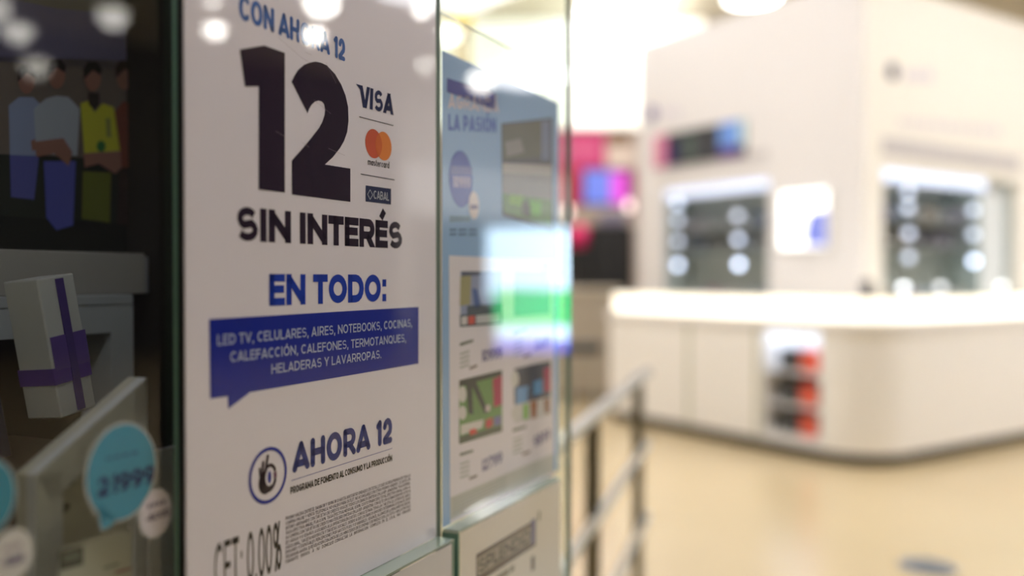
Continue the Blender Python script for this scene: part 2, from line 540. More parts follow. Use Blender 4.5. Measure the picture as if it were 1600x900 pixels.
# --- left window pane, set back
r = groot('window_pane')
m = MB(); m.box(-.9, at(277, 430, .012)[0], .012, .018, .2, ZTOP); m.build('plate', GLASS, r)
tag(r, 'dark left window pane with price stickers, shop display behind it', 'window pane')

# --- lower glass pockets standing proud of the plates
LW = .021
TQ = at(876, 430, -LW)[0]
r = groot('glass_pocket')
m = MB(); m.box(TA, TB + .003, -LW, -LW + .002, .75, ZB1 - .001); m.build('front_sheet', ACRYLIC, r)
m = MB(); m.box(TA, TB + .003, -LW, 0, ZB1 - .003, ZB1 - .0005); m.build('polished_edge', EDGE2, r)
m = MB(); m.box(TB - .0005, TB + .002, -LW, 0, .75, ZB1 - .0035); m.build('side_edge', EDGE, r)
m = MB(); m.box(TA + .004, TB - .004, -LW - .0008, -LW - .0002, .75, ZB1 - .0035); m.build('blank_sheet', ink((206, 206, 208)), r)
tag(r, 'lower glass pocket with plain white sheet under the instalment notice', 'glass pocket')
r = groot('glass_pocket')
m = MB(); m.box(TC + .001, TQ, -LW, -LW + .002, .75, ZB2 - .001); m.build('front_sheet', ACRYLIC, r)
m = MB(); m.box(TC + .001, TQ, -LW, 0, ZB2 - .003, ZB2 - .0005); m.build('polished_edge', EDGE2, r)
m = MB(); m.box(TC + .0002, TC + .002, -LW, 0, .75, ZB2 - .0035); m.build('side_edge', EDGE, r)
tag(r, 'lower glass pocket holding the beige sign under the blue notice', 'glass pocket')

# ------------------------------------------------------------------ notice 1: 12 instalments
PAPER = ink((228, 225, 234))
NAVYBLACK = ink((34, 14, 40))
BLUE = ink((18, 56, 172))
BLUE2 = ink((70, 108, 178))
DEEP = ink((14, 36, 150))
INKK = ink((28, 24, 30))
pr = groot('instalment_notice')
m = MB(); m.box(TA + .0005, TB, -.0004, .0006, ZB1, ZTOP - .03); m.build('paper', PAPER, pr)
tag(pr, 'white notice offering 12 instalments, largest sheet on the glass', 'notice')
E1, E2 = -.0006, -.0008
m = MB(); put_text(m, 'CON AHORA 12', (372.5, 29.5), (538.5, 96.5), capm(455, 24.5, 61.5), .205, E1, rounded=True, space=.06)
m.build('lettering', BLUE2, pr, fix=False)
m = MB()
one = [(373.8, 77.5), (412.2, 71.1), (444.3, 82.9), (444.3, 300.9), (403.4, 296.2), (403.4, 135.1), (382, 135.5)]
two = [(520, 360), (532, 333), (548, 308), (575, 285), (600, 275), (625, 271), (650, 276), (675, 288), (710, 325), (738, 372), (757, 420), (768, 470), (770, 530), (764, 580), (750, 620), (733, 650), (700, 692), (666, 723), (778, 741), (778, 887), (522, 855), (520, 706), (560, 661), (605, 608), (640, 563), (655, 535), (665, 505), (667, 480), (662, 457), (652, 446), (638, 442), (622, 447), (608, 460), (597, 478), (590, 498)]
two = [(x / 2.812 + 270, y / 2.812) for x, y in two]
pix(m, one, E1); pix(m, two, E1)
m.build('number', NAVYBLACK, pr, fix=False)
m = MB(); put_text(m, 'SIN INTERÉS', (369, 375.8), (627.5, 388.8), capm(480, 333.5, 382), .285, E1, space=.05)
m.build('lettering', NAVYBLACK, pr, fix=False)
m = MB(); put_text(m, 'EN TODO:', (420, 478), (603.5, 470.5), capm(510, 428.8, 474.5), .26, E1, space=.06)
m.build('lettering', BLUE, pr, fix=False)
m = MB()
pix(m, [(326, 498.8), (653.2, 479.6), (653.2, 568), (390, 612.8), (355.6, 639), (355, 619), (327.6, 623)], E1)
bub = m.build('speech_bubble', DEEP, pr, fix=False)
WT = ink((178, 190, 222))
m = MB()
put_text(m, 'LED TV, CELULARES, AIRES, NOTEBOOKS, COCINAS,', (338.5, 540), (643, 510.5), capm(527, 506.5, 520.6), .165, E2, space=.12)
put_text(m, 'CALEFACCIÓN, CALEFONES, TERMOTANQUES,', (358.8, 566), (633.5, 534), capm(527, 533.5, 547.4), .165, E2, space=.12)
put_text(m, 'HELADERAS Y LAVARROPAS.', (423, 584.3), (595, 559.5), capm(527, 556, 569.8), .165, E2, space=.12)
m.build('lettering', WT, bub, fix=False)
# card logos
m = MB()
put_text(m, 'ISA', (576.2, 170.4), (613.5, 180), capm(590, 141.5, 174.5), .25, E1, space=.07, slant=.06)
pix(m, [(555.5, 131.2), (565.8, 134.0), (569.6, 156.5), (572.6, 135.6), (577.4, 137.0), (572.2, 169.4), (566.4, 168.0), (562.0, 140.2), (559.5, 136.4)], E1)
m.build('card_logo', ink((36, 42, 84)), pr, fix=False)
m = MB()
c1 = at(583.2, 224.6); c2 = at(598.6, 228.4); rm = capm(583, 201.8, 247.3) / 2
MC1, MC2, MC3 = ink((204, 92, 62)), ink((222, 132, 62)), ink((208, 106, 54))
flat(m, ell(c1, rm, rm), E1, MC1); flat(m, ell(c2, rm, rm), E1 - .00008, MC2)
hx = (c2[0] - c1[0]) / 2; cxm = (c1[0] + c2[0]) / 2; czm = (c1[1] + c2[1]) / 2; hz = math.sqrt(max(1e-9, rm * rm - hx * hx))
ah = math.degrees(math.acos(min(1, hx / rm)))
lens = [(c1[0] + rm * math.cos(math.radians(a)), czm + rm * math.sin(math.radians(a))) for a in [(-ah + 2 * ah * i / 14) for i in range(15)]] + \
       [(c2[0] - rm * math.cos(math.radians(a)), czm + rm * math.sin(math.radians(a))) for a in [(ah - 2 * ah * i / 14) for i in range(1, 14)]]
flat(m, lens, E1 - .00015, MC3)
# lower case wordmark
def lower(mb, txt, L, R, xh, wt, o, mt):
    t0, z0 = at(*L); t1, z1 = at(*R)
    W = {'m': .95, 'a': .6, 's': .5, 't': .38, 'e': .62, 'r': .4, 'c': .55, 'd': .62}
    tot = sum(W[c] + .14 for c in txt) - .14; kx = (t1 - t0) / tot; x = 0
    for c in txt:
        w_ = W[c]; rr_ = wt / 2; P_ = []
        if c == 'm': P_ = [[(rr_, 0), (rr_, 1)], [(rr_, .6)] + arc(w_ * .28, .65, w_ * .22, .27, 180, 0, 6) + [(w_ * .5, 0)], [(w_ * .5, .6)] + arc(w_ * .74, .65, w_ * .22, .27, 180, 0, 6) + [(w_ - rr_, 0)]]
        elif c in 'ad':
            P_ = [arc(w_ / 2 - .03, .5, w_ / 2 - rr_, .5 - rr_, 0, 360, 14), [(w_ - rr_, 0), (w_ - rr_, 1.0 if c == 'a' else 1.5)]]
        elif c == 's': P_ = [arc(w_ / 2, .72, w_ * .36, .2, 30, 250, 6) + arc(w_ / 2, .28, w_ * .36, .2, 70, -150, 6)]
        elif c == 't': P_ = [[(w_ * .4, 1.35), (w_ * .4, .1), (w_, .08)], [(0, .92), (w_, .92)]]
        elif c == 'e': P_ = [[(rr_, .5), (w_ - rr_, .5)] + arc(w_ / 2, .5, w_ / 2 - rr_, .5 - rr_, 10, 315, 12)]
        elif c == 'r': P_ = [[(rr_, 0), (rr_, 1)], [(rr_, .65), (w_ * .5, .9), (w_, .93)]]
        elif c == 'c': P_ = [arc(w_ / 2 + .03, .5, w_ / 2 - rr_, .5 - rr_, 45, 315, 12)]
        for pp in P_:
            for poly in stroke(pp, 'c', wt, False):
                mb.face([(t0 + (x + a) * kx, o, z0 + (z1 - z0) * (x + a) / tot + b * xh) for a, b in poly], mt)
        x += w_ + .14
lower(m, 'mastercard', (574, 257.6), (607.5, 263.2), capm(590, 253.5, 260.6), .17, E1, INKK)
m.build('card_logo', None, pr, fix=False)
m = MB()
pix(m, [(570.6, 289.7), (610.2, 295), (610.2, 319.8), (570.6, 314.9)], E1, ink((40, 48, 84)))
put_text(m, 'CABAL', (582.8, 310.5), (606.8, 313.8), capm(595, 299.5, 312.3), .13, E2, ink((190, 196, 210)), space=.10)
dia = [at(*p) for p in ((577.3, 296.6), (581.4, 304.6), (577.3, 311.6), (573.3, 303.6))]
for i in range(4):
    for p in stroke([dia[i], dia[(i + 1) % 4]], 'c', .0007, True): flat(m, p, E2, ink((190, 196, 210)))
m.build('card_logo', None, pr, fix=False)
m = MB(); line(m, (560.8, 182.6), (613.3, 196.2), .0008, E1); line(m, (563.2, 272), (615.3, 281.2), .0008, E1)
m.build('divider', NAVYBLACK, pr, fix=False)
# programme emblem and name
m = MB()
hc = at(418.3, 742.6); hr = capm(418, 698.7, 787.0) / 2
ring(m, hc, hr, hr * .135, E1, DEEP)
def hnd(*pts): return [(hc[0] + a * hr, hc[1] + b * hr) for a, b in pts]
def hst(pts, wd, mt=NAVYBLACK):
    for p in stroke(hnd(*pts), 'c', wd * hr, True): flat(m, p, E1, mt)
palm = ell((hc[0] - .14 * hr, hc[1] - .22 * hr), .36 * hr, .42 * hr, 28)
flat(m, palm, E1, NAVYBLACK)
flat(m, ell((hc[0] + .06 * hr, hc[1] - .08 * hr), .21 * hr, .31 * hr, 24), E1 - .00006, PAPER)
flat(m, ell((hc[0] + .06 * hr, hc[1] - .08 * hr), .10 * hr, .22 * hr, 20), E1 - .00012, DEEP)
hst([(-.40, .05), (-.43, .30)], .11); hst([(-.30, .05), (-.26, .50)], .12); hst([(-.17, .05), (-.02, .68)], .13)
hst([(-.24, .0), (-.30, -.3)], .3)
hst(arc(.08, -.02, .30, .36, 130, 25, 8), .13)
hst(arc(.02, -.10, .36, .44, -100, -15, 8), .13)
cz = capm(418, 735, 745)
for poly in text_polys('18', .22 * hr, .20 * hr, .24): m.face([(hc[0] + .24 * hr + x, E1 - .0001, hc[1] - .16 * hr + y) for x, y in poly], ink((96, 40, 84)))
m.build('hand_emblem', None, pr, fix=False)
m = MB(); put_text(m, 'AHORA 12', (457.3, 739.5), (612, 691.2), capm(540, 669.5, 713), .24, E1, rounded=True, space=.085)
m.build('lettering', ink((22, 44, 128)), pr, fix=False)
m = MB(); line(m, (454.8, 750.8), (612, 700.4), .0005, E1); m.build('divider', DEEP, pr, fix=False)
m = MB(); put_text(m, 'PROGRAMA DE FOMENTO AL CONSUMO Y LA PRODUCCIÓN', (453, 772.2), (612, 719.9), capm(530, 736.5, 746.8), .22, E1, squash=True, q=5, space=.07)
m.build('lettering', INKK, pr, fix=False)
fine = ['PROMO VALIDA ENTRE EL 04/06/18 Y 10/06/18 O HASTA AGOTAR 50 UNIDADES EN TOTAL LO QUE OCURRA PRIMERO EN TODA LA',
        'COMPRA ONLINE Y VENTA TELEFONICA. NO VALIDO PARA OUTLET. NO ACUMULABLE CON OTRAS PROMOS VIGENTES. 12 CUOTAS SIN',
        'INTERES ABONANDO CON TARJETAS DE CREDITO VISA DE TODOS LOS BANCOS EMITIDAS EN LA REP. ARGENTINA. TASA NOMINAL',
        'TASA EFECTIVA ANUAL FIJA 0,00%. TASA EFECTIVA MENSUAL 0,00%. COSTO FINANCIERO TOTAL EFECTIVO ANUAL 0,00%. AL',
        'SU COMPRA CON TARJETAS DE CREDITO MASTERCARD EMITIDAS EN LA REP. ARGENTINA. CONSULTE CON SU BANCO EMISOR LA FECHA',
        'DE CARGOS Y O SEGUROS ASOCIADOS A LA OPERATORIA EN CUOTAS. CONSULTE PARA TODAS LAS TARJETAS EL LISTADO DEL BANCO',
        'AGROCABAL, TARJETA MAYORISTA Y TARJETAS SOCIALES. DEBIDO A QUE LOS BANCOS EMISORES DETERMINAN LA FECHA DE CIERRE',
        'EMISORES Y EVENTUALES PERCEPCIONES POR GASTOS FIJOS Y O VARIABLES. SEGUN EL ALCANCE DE LA REGLAMENTACION DEL',
        'PROGRAMA AHORA 12 RESOLUCION CONJUNTA DE LOS MINISTERIOS DE ECONOMIA Y DE PRODUCCION. LAS FOTOS SON ILUSTRATIVAS',
        'FIRMANTE    ENVIOS    A    SU    DOMICILIO  CONSULTAR   LA   INFORMACION    COMPLETA   EN   EL   LOCAL   MAS   CERCANO']
m = MB()
for i, tx in enumerate(fine):
    yl = 807.3 + (882.5 - 807.3) * (i + .80) / 10; yr = 739.5 + (799.5 - 739.5) * (i + .80) / 10
    xr = 640.5
    put_text(m, tx, (445.5, yl), (xr, yr), (capm(540, 773, 840) / 10) * .76, .13, E1, squash=True, q=2, space=.10)
m.build('fine_print', ink((62, 46, 62)), pr, fix=False)
m = MB()
put_text(m, 'CET: 0,00%', (334.7, 934), (439.2, 888.5), capm(437, 812.5, 888.5), .13, E1, squash=True, q=8, space=.12)
m.build('lettering', INKK, pr, fix=False)
# worn scratches in the laminate
m = MB()
for A, B in (((433, 58), (472, 92)), ((472, 92), (482, 97)), ((476, 82), (486, 86)), ((508, 98), (524, 130)), ((489, 156), (516, 178)), ((430, 205), (445, 214)), ((512, 232), (538, 243)), ((470, 222), (482, 230))):
    line(m, A, B, .0002, E2)
m.build('scratches', ink((150, 138, 146)), pr, fix=False)

# ------------------------------------------------------------------ notice 2: light blue sheet of offers
SKY = ink((150, 186, 226))
b2 = groot('offer_notice')
p2 = [at(*p) for p in ((686, 77), (872, 166), (872, 738), (690, 823))]
T0, T1 = TC + .0004, at(871, 430)[0]
Z1 = at(690, 79)[1]; Z0 = ZB2 + .001
m = MB(); m.box(T0, T1, -.0010, -.0004, Z0, Z1); m.build('paper', SKY, b2)
tag(b2, 'light blue notice of priced television offers, second sheet on the glass', 'notice')
E = -.0012
def pp(mb, pts, o, rgb): pix(mb, pts, o, ink(rgb))
m = MB(); pp(m, [(697, 122), (772, 145), (772, 172), (697, 144)], E, (70, 80, 160)); 
m.build('heading_bar', None, b2, fix=False)
m = MB(); put_text(m, 'AGRANDÁ', (699, 169), (778, 176.5), capm(735, 150, 172), .23, E, space=.1)
m.build('lettering', ink((214, 206, 216)), b2, fix=False)
m = MB(); put_text(m, 'LA PASIÓN', (699, 204), (774, 208), capm(735, 180, 205), .24, E, space=.1)
m.build('lettering', ink((92, 118, 196)), b2, fix=False)
# drawn television with a match on it, inks lightened to imitate a reflected veil
m = MB()
pp(m, [(782, 193), (862, 184), (863, 362), (784, 337)], E, (106, 110, 120))
pp(m, [(784, 196), (845, 190), (845, 245), (784, 250)], E - .0001, (116, 120, 116))
pp(m, [(845, 190), (857, 189), (857, 250), (845, 250)], E - .0001, (132, 146, 176))
pp(m, [(787, 222), (812, 216), (818, 238), (790, 245)], E - .0002, (150, 152, 152))
pp(m, [(784, 255), (861, 258), (861, 275), (784, 270)], E - .0001, (186, 186, 186))
pp(m, [(784, 270), (861, 275), (861, 312), (784, 302)], E - .0001, (150, 154, 158))
pp(m, [(784, 302), (861, 312), (861, 354), (786, 332)], E - .0001, (120, 158, 112))
pp(m, [(796, 304), (816, 306), (813, 322), (794, 318)], E - .0002, (140, 190, 96))
pp(m, [(826, 313), (845, 316), (843, 336), (828, 334)], E - .0002, (120, 196, 90))
pp(m, [(814, 318), (822, 312), (828, 324), (826, 340), (814, 336)], E - .0002, (88, 94, 92))
m.build('television_picture', None, b2, fix=False)
m = MB()
ec = at(719, 280); ez = capm(719, 236, 325) / 2; ex = (at(737, 280)[0] - at(700, 280)[0]) / 2
flat(m, ell(ec, ex, ez), E, ink((86, 104, 186)))
pix(m, [(703, 259), (736, 261), (736, 274), (703, 272)], E - .0001, ink((120, 128, 186)))
put_text(m, '10999', (706, 293), (733, 294), capm(720, 275, 293), .22, E - .0001, ink((206, 198, 222)), space=.1)
ec2 = at(739, 321); flat(m, ell(ec2, (at(747, 320)[0] - at(731, 320)[0]) / 2, capm(739, 300, 343) / 2), E - .0002, ink((224, 218, 220)))
pix(m, [(733, 320), (745, 320), (745, 327), (733, 327)], E - .0003, ink((120, 112, 150)))
m.build('price_bubble', None, b2, fix=False)
m = MB()
pp(m, [(701, 337), (733, 338), (733, 346), (701, 347)], E, (120, 150, 176))
for k in range(2):
    for (a, bb) in ((701, 712), (715, 728), (731, 744)):
        pp(m, [(a, 357 + k * 7), (bb, 357 + k * 7), (bb, 361 + k * 7), (a, 361.5 + k * 7)], E, (112, 138, 176))
m.build('small_print', None, b2, fix=False)
m = MB(); pp(m, [(700, 399), (864, 407), (864, 744), (702, 818)], E, (228, 224, 230)); wb = m.build('white_panel', None, b2, fix=False)
def card(x0, x1, yt0, yt1, yb0, yb1, parts, price, py):
    """one offer: picture, speech marks, price"""
    k = MB()
    for pts, rgb, o in parts: pp(k, pts, E - .0001 - o * .0001, rgb)
    k.build('offer_picture', None, b2, fix=False)
    k = MB()
    put_text(k, price, (x0 + 34, py), (x1, py - (py - 434) * .052), capm(x1, py - 20, py - 2), .22, E - .0001, ink((92, 86, 140)), space=.09)
    for j in range(4):
        pp(k, [(x0 + 1, py - 14 + j * 7), (x0 + 16, py - 19 + j * 7), (x0 + 16, py - 16 + j * 7), (x0 + 1, py - 11 + j * 7)], E - .0001, (170, 176, 170))
    pp(k, [(x0 + 16, py + 8), (x0 + 28, py + 3), (x0 + 28, py + 7), (x0 + 16, py + 12)], E - .0001, (112, 96, 92))
    pp(k, [(x0 + 1, py - 30), (x0 + 22, py - 36), (x0 + 22, py - 32), (x0 + 1, py - 25)], E - .0001, (112, 118, 108))
    k.build('price_text', None, b2, fix=False)
card(716, 783, 0, 0, 0, 0, [
    ([(718, 424), (782, 424), (782, 504), (718, 508)], (150, 160, 190), 0), ([(718, 432), (735, 428), (733, 476), (717, 478)], (164, 160, 120), 1),
    ([(720, 424), (750, 424), (748, 430), (720, 432)], (96, 100, 118), 1), ([(736, 450), (744, 452), (750, 480), (740, 482)], (92, 112, 166), 1),
    ([(728, 478), (783, 474), (783, 492), (728, 494)], (92, 100, 108), 1), ([(717, 492), (783, 486), (783, 506), (717, 511)], (86, 98, 104), 2),
    ([(719, 495), (728, 494), (728, 507), (719, 508)], (210, 206, 206), 3), ([(730, 494), (740, 493), (740, 506), (730, 507)], (206, 96, 84), 3),
    ([(742, 493), (780, 489), (780, 503), (742, 506)], (196, 198, 200), 3)], '10999', 566)
card(716, 783, 0, 0, 0, 0, [
    ([(716, 594), (783, 578), (783, 672), (716, 692)], (108, 150, 86), 0), ([(716, 594), (783, 578), (783, 586), (716, 604)], (72, 74, 66), 1),  # green washed out, reflected veil put into the ink
    ([(720, 596), (740, 590), (744, 600), (762, 644), (755, 646), (736, 604), (738, 648), (730, 646), (727, 604)], (58, 66, 60), 2),
    ([(768, 592), (783, 586), (783, 632), (770, 636)], (178, 40, 86), 2), ([(757, 634), (764, 632), (764, 642), (757, 644)], (220, 210, 206), 2),
    (ell((721, 616), 6, 13, 16), (214, 214, 208), 2), (ell((721, 645), 6, 11, 16), (214, 214, 208), 2),
    ([(716, 682), (783, 664), (783, 674), (716, 694)], (84, 92, 70), 2), ([(718, 664), (754, 655), (752, 668), (718, 680)], (216, 214, 206), 3),
    ([(731, 672), (741, 669), (744, 676), (733, 680)], (206, 64, 50), 4), ([(757, 656), (768, 652), (768, 666), (757, 669)], (198, 70, 74), 3),
    ([(770, 652), (781, 649), (781, 663), (770, 666)], (120, 116, 168), 3)], '12799', 738)
card(800, 858, 0, 0, 0, 0, [
    ([(802, 424), (858, 424), (858, 490), (802, 494)], (150, 156, 180), 0), ([(846, 408), (858, 410), (858, 442), (850, 440)], (150, 120, 110), 1)], '13499', 548)
card(799, 858, 0, 0, 0, 0, [
    ([(802, 576), (859, 563), (859, 646), (802, 662)], (66, 72, 90), 0), ([(805, 606), (825, 602), (822, 628), (805, 632)], (110, 160, 212), 1),
    ([(832, 596), (846, 592), (846, 614), (832, 618)], (86, 150, 206), 1), ([(848, 576), (859, 572), (859, 610), (849, 612)], (166, 44, 92), 1),
    ([(802, 632), (859, 620), (859, 648), (802, 662)], (206, 206, 206), 1), ([(816, 632), (824, 630), (824, 654), (816, 656)], (130, 186, 90), 2),
    ([(827, 628), (838, 626), (836, 652), (829, 654)], (158, 104, 72), 2), ([(848, 624), (857, 622), (857, 646), (850, 646)], (140, 92, 66), 2),
    (ell((803, 592), 6, 13, 16), (214, 214, 208), 2), (ell((805, 646), 8, 11, 16), (208, 208, 204), 2)], '9899', 700)
m = MB()
pp(m, [(702, 777), (864, 708), (864, 736), (702, 812)], E - .0001, (196, 198, 192))
for j in range(5):
    a0, a1 = 780 + j * 5.4, 711 + j * 4.4
    pp(m, [(705, a0), (790, a0 + (a1 - a0) * .54), (790, a0 + (a1 - a0) * .54 + 2.6), (705, a0 + 3)], E - .0002, (176, 178, 172))
m.build('small_print', None, b2, fix=False)

# acrylic backing sheet of the blue notice, its top edge above the paper
r = groot('acrylic_sleeve')
zt = at(688, 20)[1]
m = MB(); m.box(TC + .0002, at(877, 430)[0], -.0003, .0004, ZB2, zt); m.build('sheet', ACRYLIC, r)
m = MB(); m.box(TC + .0002, at(877, 430)[0], -.0012, .0006, zt, zt + .0014); m.build('polished_edge', EDGE2, r)
tag(r, 'clear acrylic sleeve behind the blue notice, rising above it', 'acrylic sleeve')

# ------------------------------------------------------------------ notice 3: beige sign in the lower pocket
def at3(px, py, o=0): return at(px, py, -LW)
r = groot('beige_sign')
m = MB(); m.box(TC + .003, TQ - .002, -LW - .0008, -LW - .0002, .75, ZB2 - .0035); m.build('paper', ink((222, 217, 206)), r)
E3 = -LW - .0010
m = MB()
fq = [at3(*p) for p in ((743, 872), (836, 820))]
t0_, t1_ = fq[0][0], fq[1][0]; zt_ = at3(743, 866)[1]; zb_ = zt_ - .034
BR = ink((92, 76, 62))
m.face([(t0_, E3, zb_), (t1_, E3, zb_), (t1_, E3, zt_), (t0_, E3, zt_)], BR)
m.face([(t0_ + .003, E3 - .0001, zb_ + .008), (t1_ - .016, E3 - .0001, zb_ + .008), (t1_ - .016, E3 - .0001, zt_ - .005), (t0_ + .003, E3 - .0001, zt_ - .005)], ink((158, 150, 134)))
m.face([(t1_ - .015, E3 - .0001, zb_ + .004), (t1_, E3 - .0001, zb_ + .004), (t1_, E3 - .0001, zt_ + .002), (t1_ - .015, E3 - .0001, zt_ + .002)], ink((110, 108, 140)))
for poly in text_polys('SPLENDID', .0155, t1_ - t0_ - .026, .2, space=.1):
    m.face([(t0_ + .0055 + x, E3 - .0002, zb_ + .0105 + y) for x, y in poly], ink((72, 58, 48)))
m.build('framed_wording', None, r, fix=False)
m = MB()
m.face([(t1_ + .008, E3, zt_ - .004), (t1_ + .014, E3, zt_ - .004), (t1_ + .014, E3, zt_ + .008), (t1_ + .008, E3, zt_ + .008)], ink((112, 116, 96)))
for j, (a, bb) in enumerate(((.03, .085), (.088, .10))):
    m.face([(t0_ + a, E3, zb_ - .014), (t0_ + bb, E3, zb_ - .014), (t0_ + bb, E3, zb_ - .006), (t0_ + a, E3, zb_ - .006)], ink((150, 144, 126)))
m.face([(t1_ - .014, E3, zb_ - .03), (t1_ - .004, E3, zb_ - .03), (t1_ - .004, E3, zb_ - .012), (t1_ - .014, E3, zb_ - .012)], BR)
m.build('small_print', None, r, fix=False)
tag(r, 'beige sign with brown framed wording, lower right in a glass pocket', 'sign')

# ------------------------------------------------------------------ stickers on the left pane
SO = .012
def sticker(name, c, rx, ry, rgb, label, cat, tail=None, texts=(), rim=(206, 214, 216), group=None):
    r = groot(name)
    C_ = at(c[0], c[1], SO); rz = (at(c[0], c[1] - ry, SO)[1] - at(c[0], c[1] + ry, SO)[1]) / 2
    rxm = (at(c[0] + rx, c[1], SO)[0] - at(c[0] - rx, c[1], SO)[0]) / 2
    m = MB(); m.prism(ell(C_, rxm, rz, 48), SO - .0006, SO - .0001); 
    if tail: m.prism([at(x, y, SO) for x, y in tail], SO - .0006, SO - .0001)
    m.build('disc', ink(rim), r)
    m = MB(); flat(m, ell(C_, rxm * .95, rz * .96, 48), SO - .0008)
    if tail: flat(m, [at(x + (1 if x < c[0] else -1), y - 2, SO) for x, y in tail], SO - .0008)
    m.build('print', ink(rgb), r, fix=False)
    for (tx, L, R, top, wt, col) in texts:
        m = MB()
        if tx is None:          # a line too small to read: short dashes
            n_ = 4
            for q_i in range(n_):
                a_ = q_i / n_; b_ = a_ + .18
                P_ = lambda f, dy: (L[0] + (R[0] - L[0]) * f, L[1] + (R[1] - L[1]) * f - dy)
                hgt_ = (L[1] + R[1]) / 2 - top
                flat(m, [at(*P_(a_, 0), SO), at(*P_(b_, 0), SO), at(*P_(b_, hgt_), SO), at(*P_(a_, hgt_), SO)], SO - .0010)
        else: put_text(m, tx, L, R, capm((L[0] + R[0]) / 2, top, (L[1] + R[1]) / 2, SO), wt, SO - .0010, plane=at, po=SO, space=.07)
        m.build('lettering', ink(col), r, fix=False)
    tag(r, label, cat, group)
    return r
sticker('price_sticker', (190, 737), 56, 77, (62, 146, 178), 'blue speech bubble price sticker reading 21999', 'price sticker',
        tail=[(150, 790), (156, 829), (168, 826), (182, 812)],
        texts=[('21999', (151, 778), (240, 754), 736, .215, (14, 28, 92)), (None, (164, 719.5), (217, 708), 709, .2, (40, 92, 134))])
sticker('price_sticker', (242, 802), 26, 38, (214, 212, 222), 'small white round sticker reading -6000 beside the blue bubble', 'price sticker',
        texts=[('-6000', (226, 817), (264, 804), 799, .2, (58, 44, 92)), (None, (229, 795), (259, 786), 783.5, .18, (110, 104, 140))])
sticker('price_sticker', (-24, 778), 50, 62, (52, 138, 164), 'blue speech bubble sticker cut off by the left photo edge', 'price sticker')
sticker('price_sticker', (18, 868), 34, 42, (206, 208, 206), 'white round sticker at the lower left photo corner', 'price sticker',
        texts=[('-5000', (0, 889), (36, 877), 868, .2, (92, 84, 130)), (None, (3, 862), (33, 853), 850, .18, (150, 140, 160))])

# ================================================================== INSIDE THE DISPLAY
DK = mat('dark_display_lining', (44, 40, 36), rough=0.7)
WOOD = mat('dark_brown_wood', (70, 50, 34), rough=0.5, noise=.25, scale=9)
r = groot('display_cabinet')
CO0, CO1 = .03, .95
CT0, CT1 = -1.2, .80
ZF = at(150, 620, .5)[1]
m = MB(); ZL = at(240, 28, CO1)[1]; m.box(CT0, CT1, CO1, CO1 + .02, 0, ZL); m.build('back_panel', DK, r)
m = MB(); m.box(CT0, CT1, CO1, CO1 + .02, ZL + .001, ZTOP + .35); m.build('upper_back_panel', mat('cream_lining', (222, 216, 204), rough=.6), r)
m = MB(); m.box(CT1, CT1 + .02, .03, CO1 + .02, 0, ZTOP + .35); m.build('side_panel', DK, r)
m = MB(); m.box(CT0 - .02, CT0, .03, CO1 + .02, 0, ZTOP + .35); m.build('side_panel', DK, r)
m = MB(); m.box(CT0, CT1, .03, CO1, ZTOP + .33, ZTOP + .35); m.build('top_panel', DK, r)
m = MB(); m.box(CT0, CT1, .03, CO1, .72, .74); m.build('shelf', WOOD, r)
m = MB(); m.box(CT0, CT1, .03, .05, 0, .72); m.build('front_panel', WOOD, r)
tag(r, 'dark display cabinet behind the left window pane', 'display cabinet')

# --- players print
PO = .42
r = groot('football_picture')
def q_(pts, m_, k=0, rgb=(0, 0, 0)): pix(m_, pts, PO - .0006 - k * .0004, mat('matt_print_%d_%d_%d' % rgb, rgb, rough=.55), po=PO)
corn = [at(x, y, PO) for x, y in ((-260, 358), (273, 421), (273, 22), (-260, -170))]
m = MB(); m.prism(corn, PO, PO + .018); m.build('board', mat('dark_print', (58, 54, 52), rough=.5), r)
m = MB()
q_([(-250, -150), (215, 0), (215, 110), (-250, 80)], m, 0, (120, 112, 140))
q_([(-250, -160), (40, -60), (215, -6), (215, 24), (90, 14), (-250, -60)], m, 1, (128, 122, 112))
q_([(-250, 80), (215, 96), (214, 250), (-250, 230)], m, 0, (120, 106, 98))
q_([(-250, 230), (214, 250), (214, 410), (-250, 352)], m, 0, (44, 48, 40))
q_([(216, 100), (268, 110), (268, 250), (216, 250)], m, 1, (92, 92, 92))
q_([(-250, 320), (214, 352), (214, 412), (-250, 356)], m, 1, (28, 32, 26))
m.build('backdrop_print', None, r, fix=False)
SKIN = (158, 112, 98); SKD = (124, 84, 68)
def player(shirt, shorts, torso, arms, short, head, hair, leg=(), skin=SKIN, k=2):
    m = MB()
    q_(short, m, k, shorts); q_(torso, m, k + 1, shirt)
    for a in arms: q_(a, m, k + 2, skin)
    q_(ell(head, 13, 21, 20), m, k + 1, skin)
    hx, hy = head
    q_([(hx - 14, hy + 2), (hx - 15, hy - 14), (hx - 8, hy - 25), (hx + 6, hy - 25), (hx + 14, hy - 14), (hx + 12, hy - 4), (hx, hy - 12)], m, k + 2, hair)
    for l in leg: q_(l, m, k, skin)
    m.build('printed_player', None, r, fix=False)
player((150, 160, 196), (96, 98, 172), [(12, 165), (28, 152), (50, 152), (66, 168), (62, 244), (14, 242)], [[(46, 220), (62, 214), (62, 232), (48, 236)]], [(14, 238), (60, 242), (52, 312), (16, 308)], (40, 126), (58, 46, 40))
player((176, 180, 194), (92, 96, 182), [(50, 170), (70, 154), (86, 150), (104, 152), (122, 170), (118, 244), (54, 240)], [[(50, 222), (96, 216), (110, 238), (104, 260), (82, 240), (54, 246)]], [(66, 252), (116, 252), (112, 352), (86, 360), (70, 340)], (86, 118), (52, 42, 38), k=5)
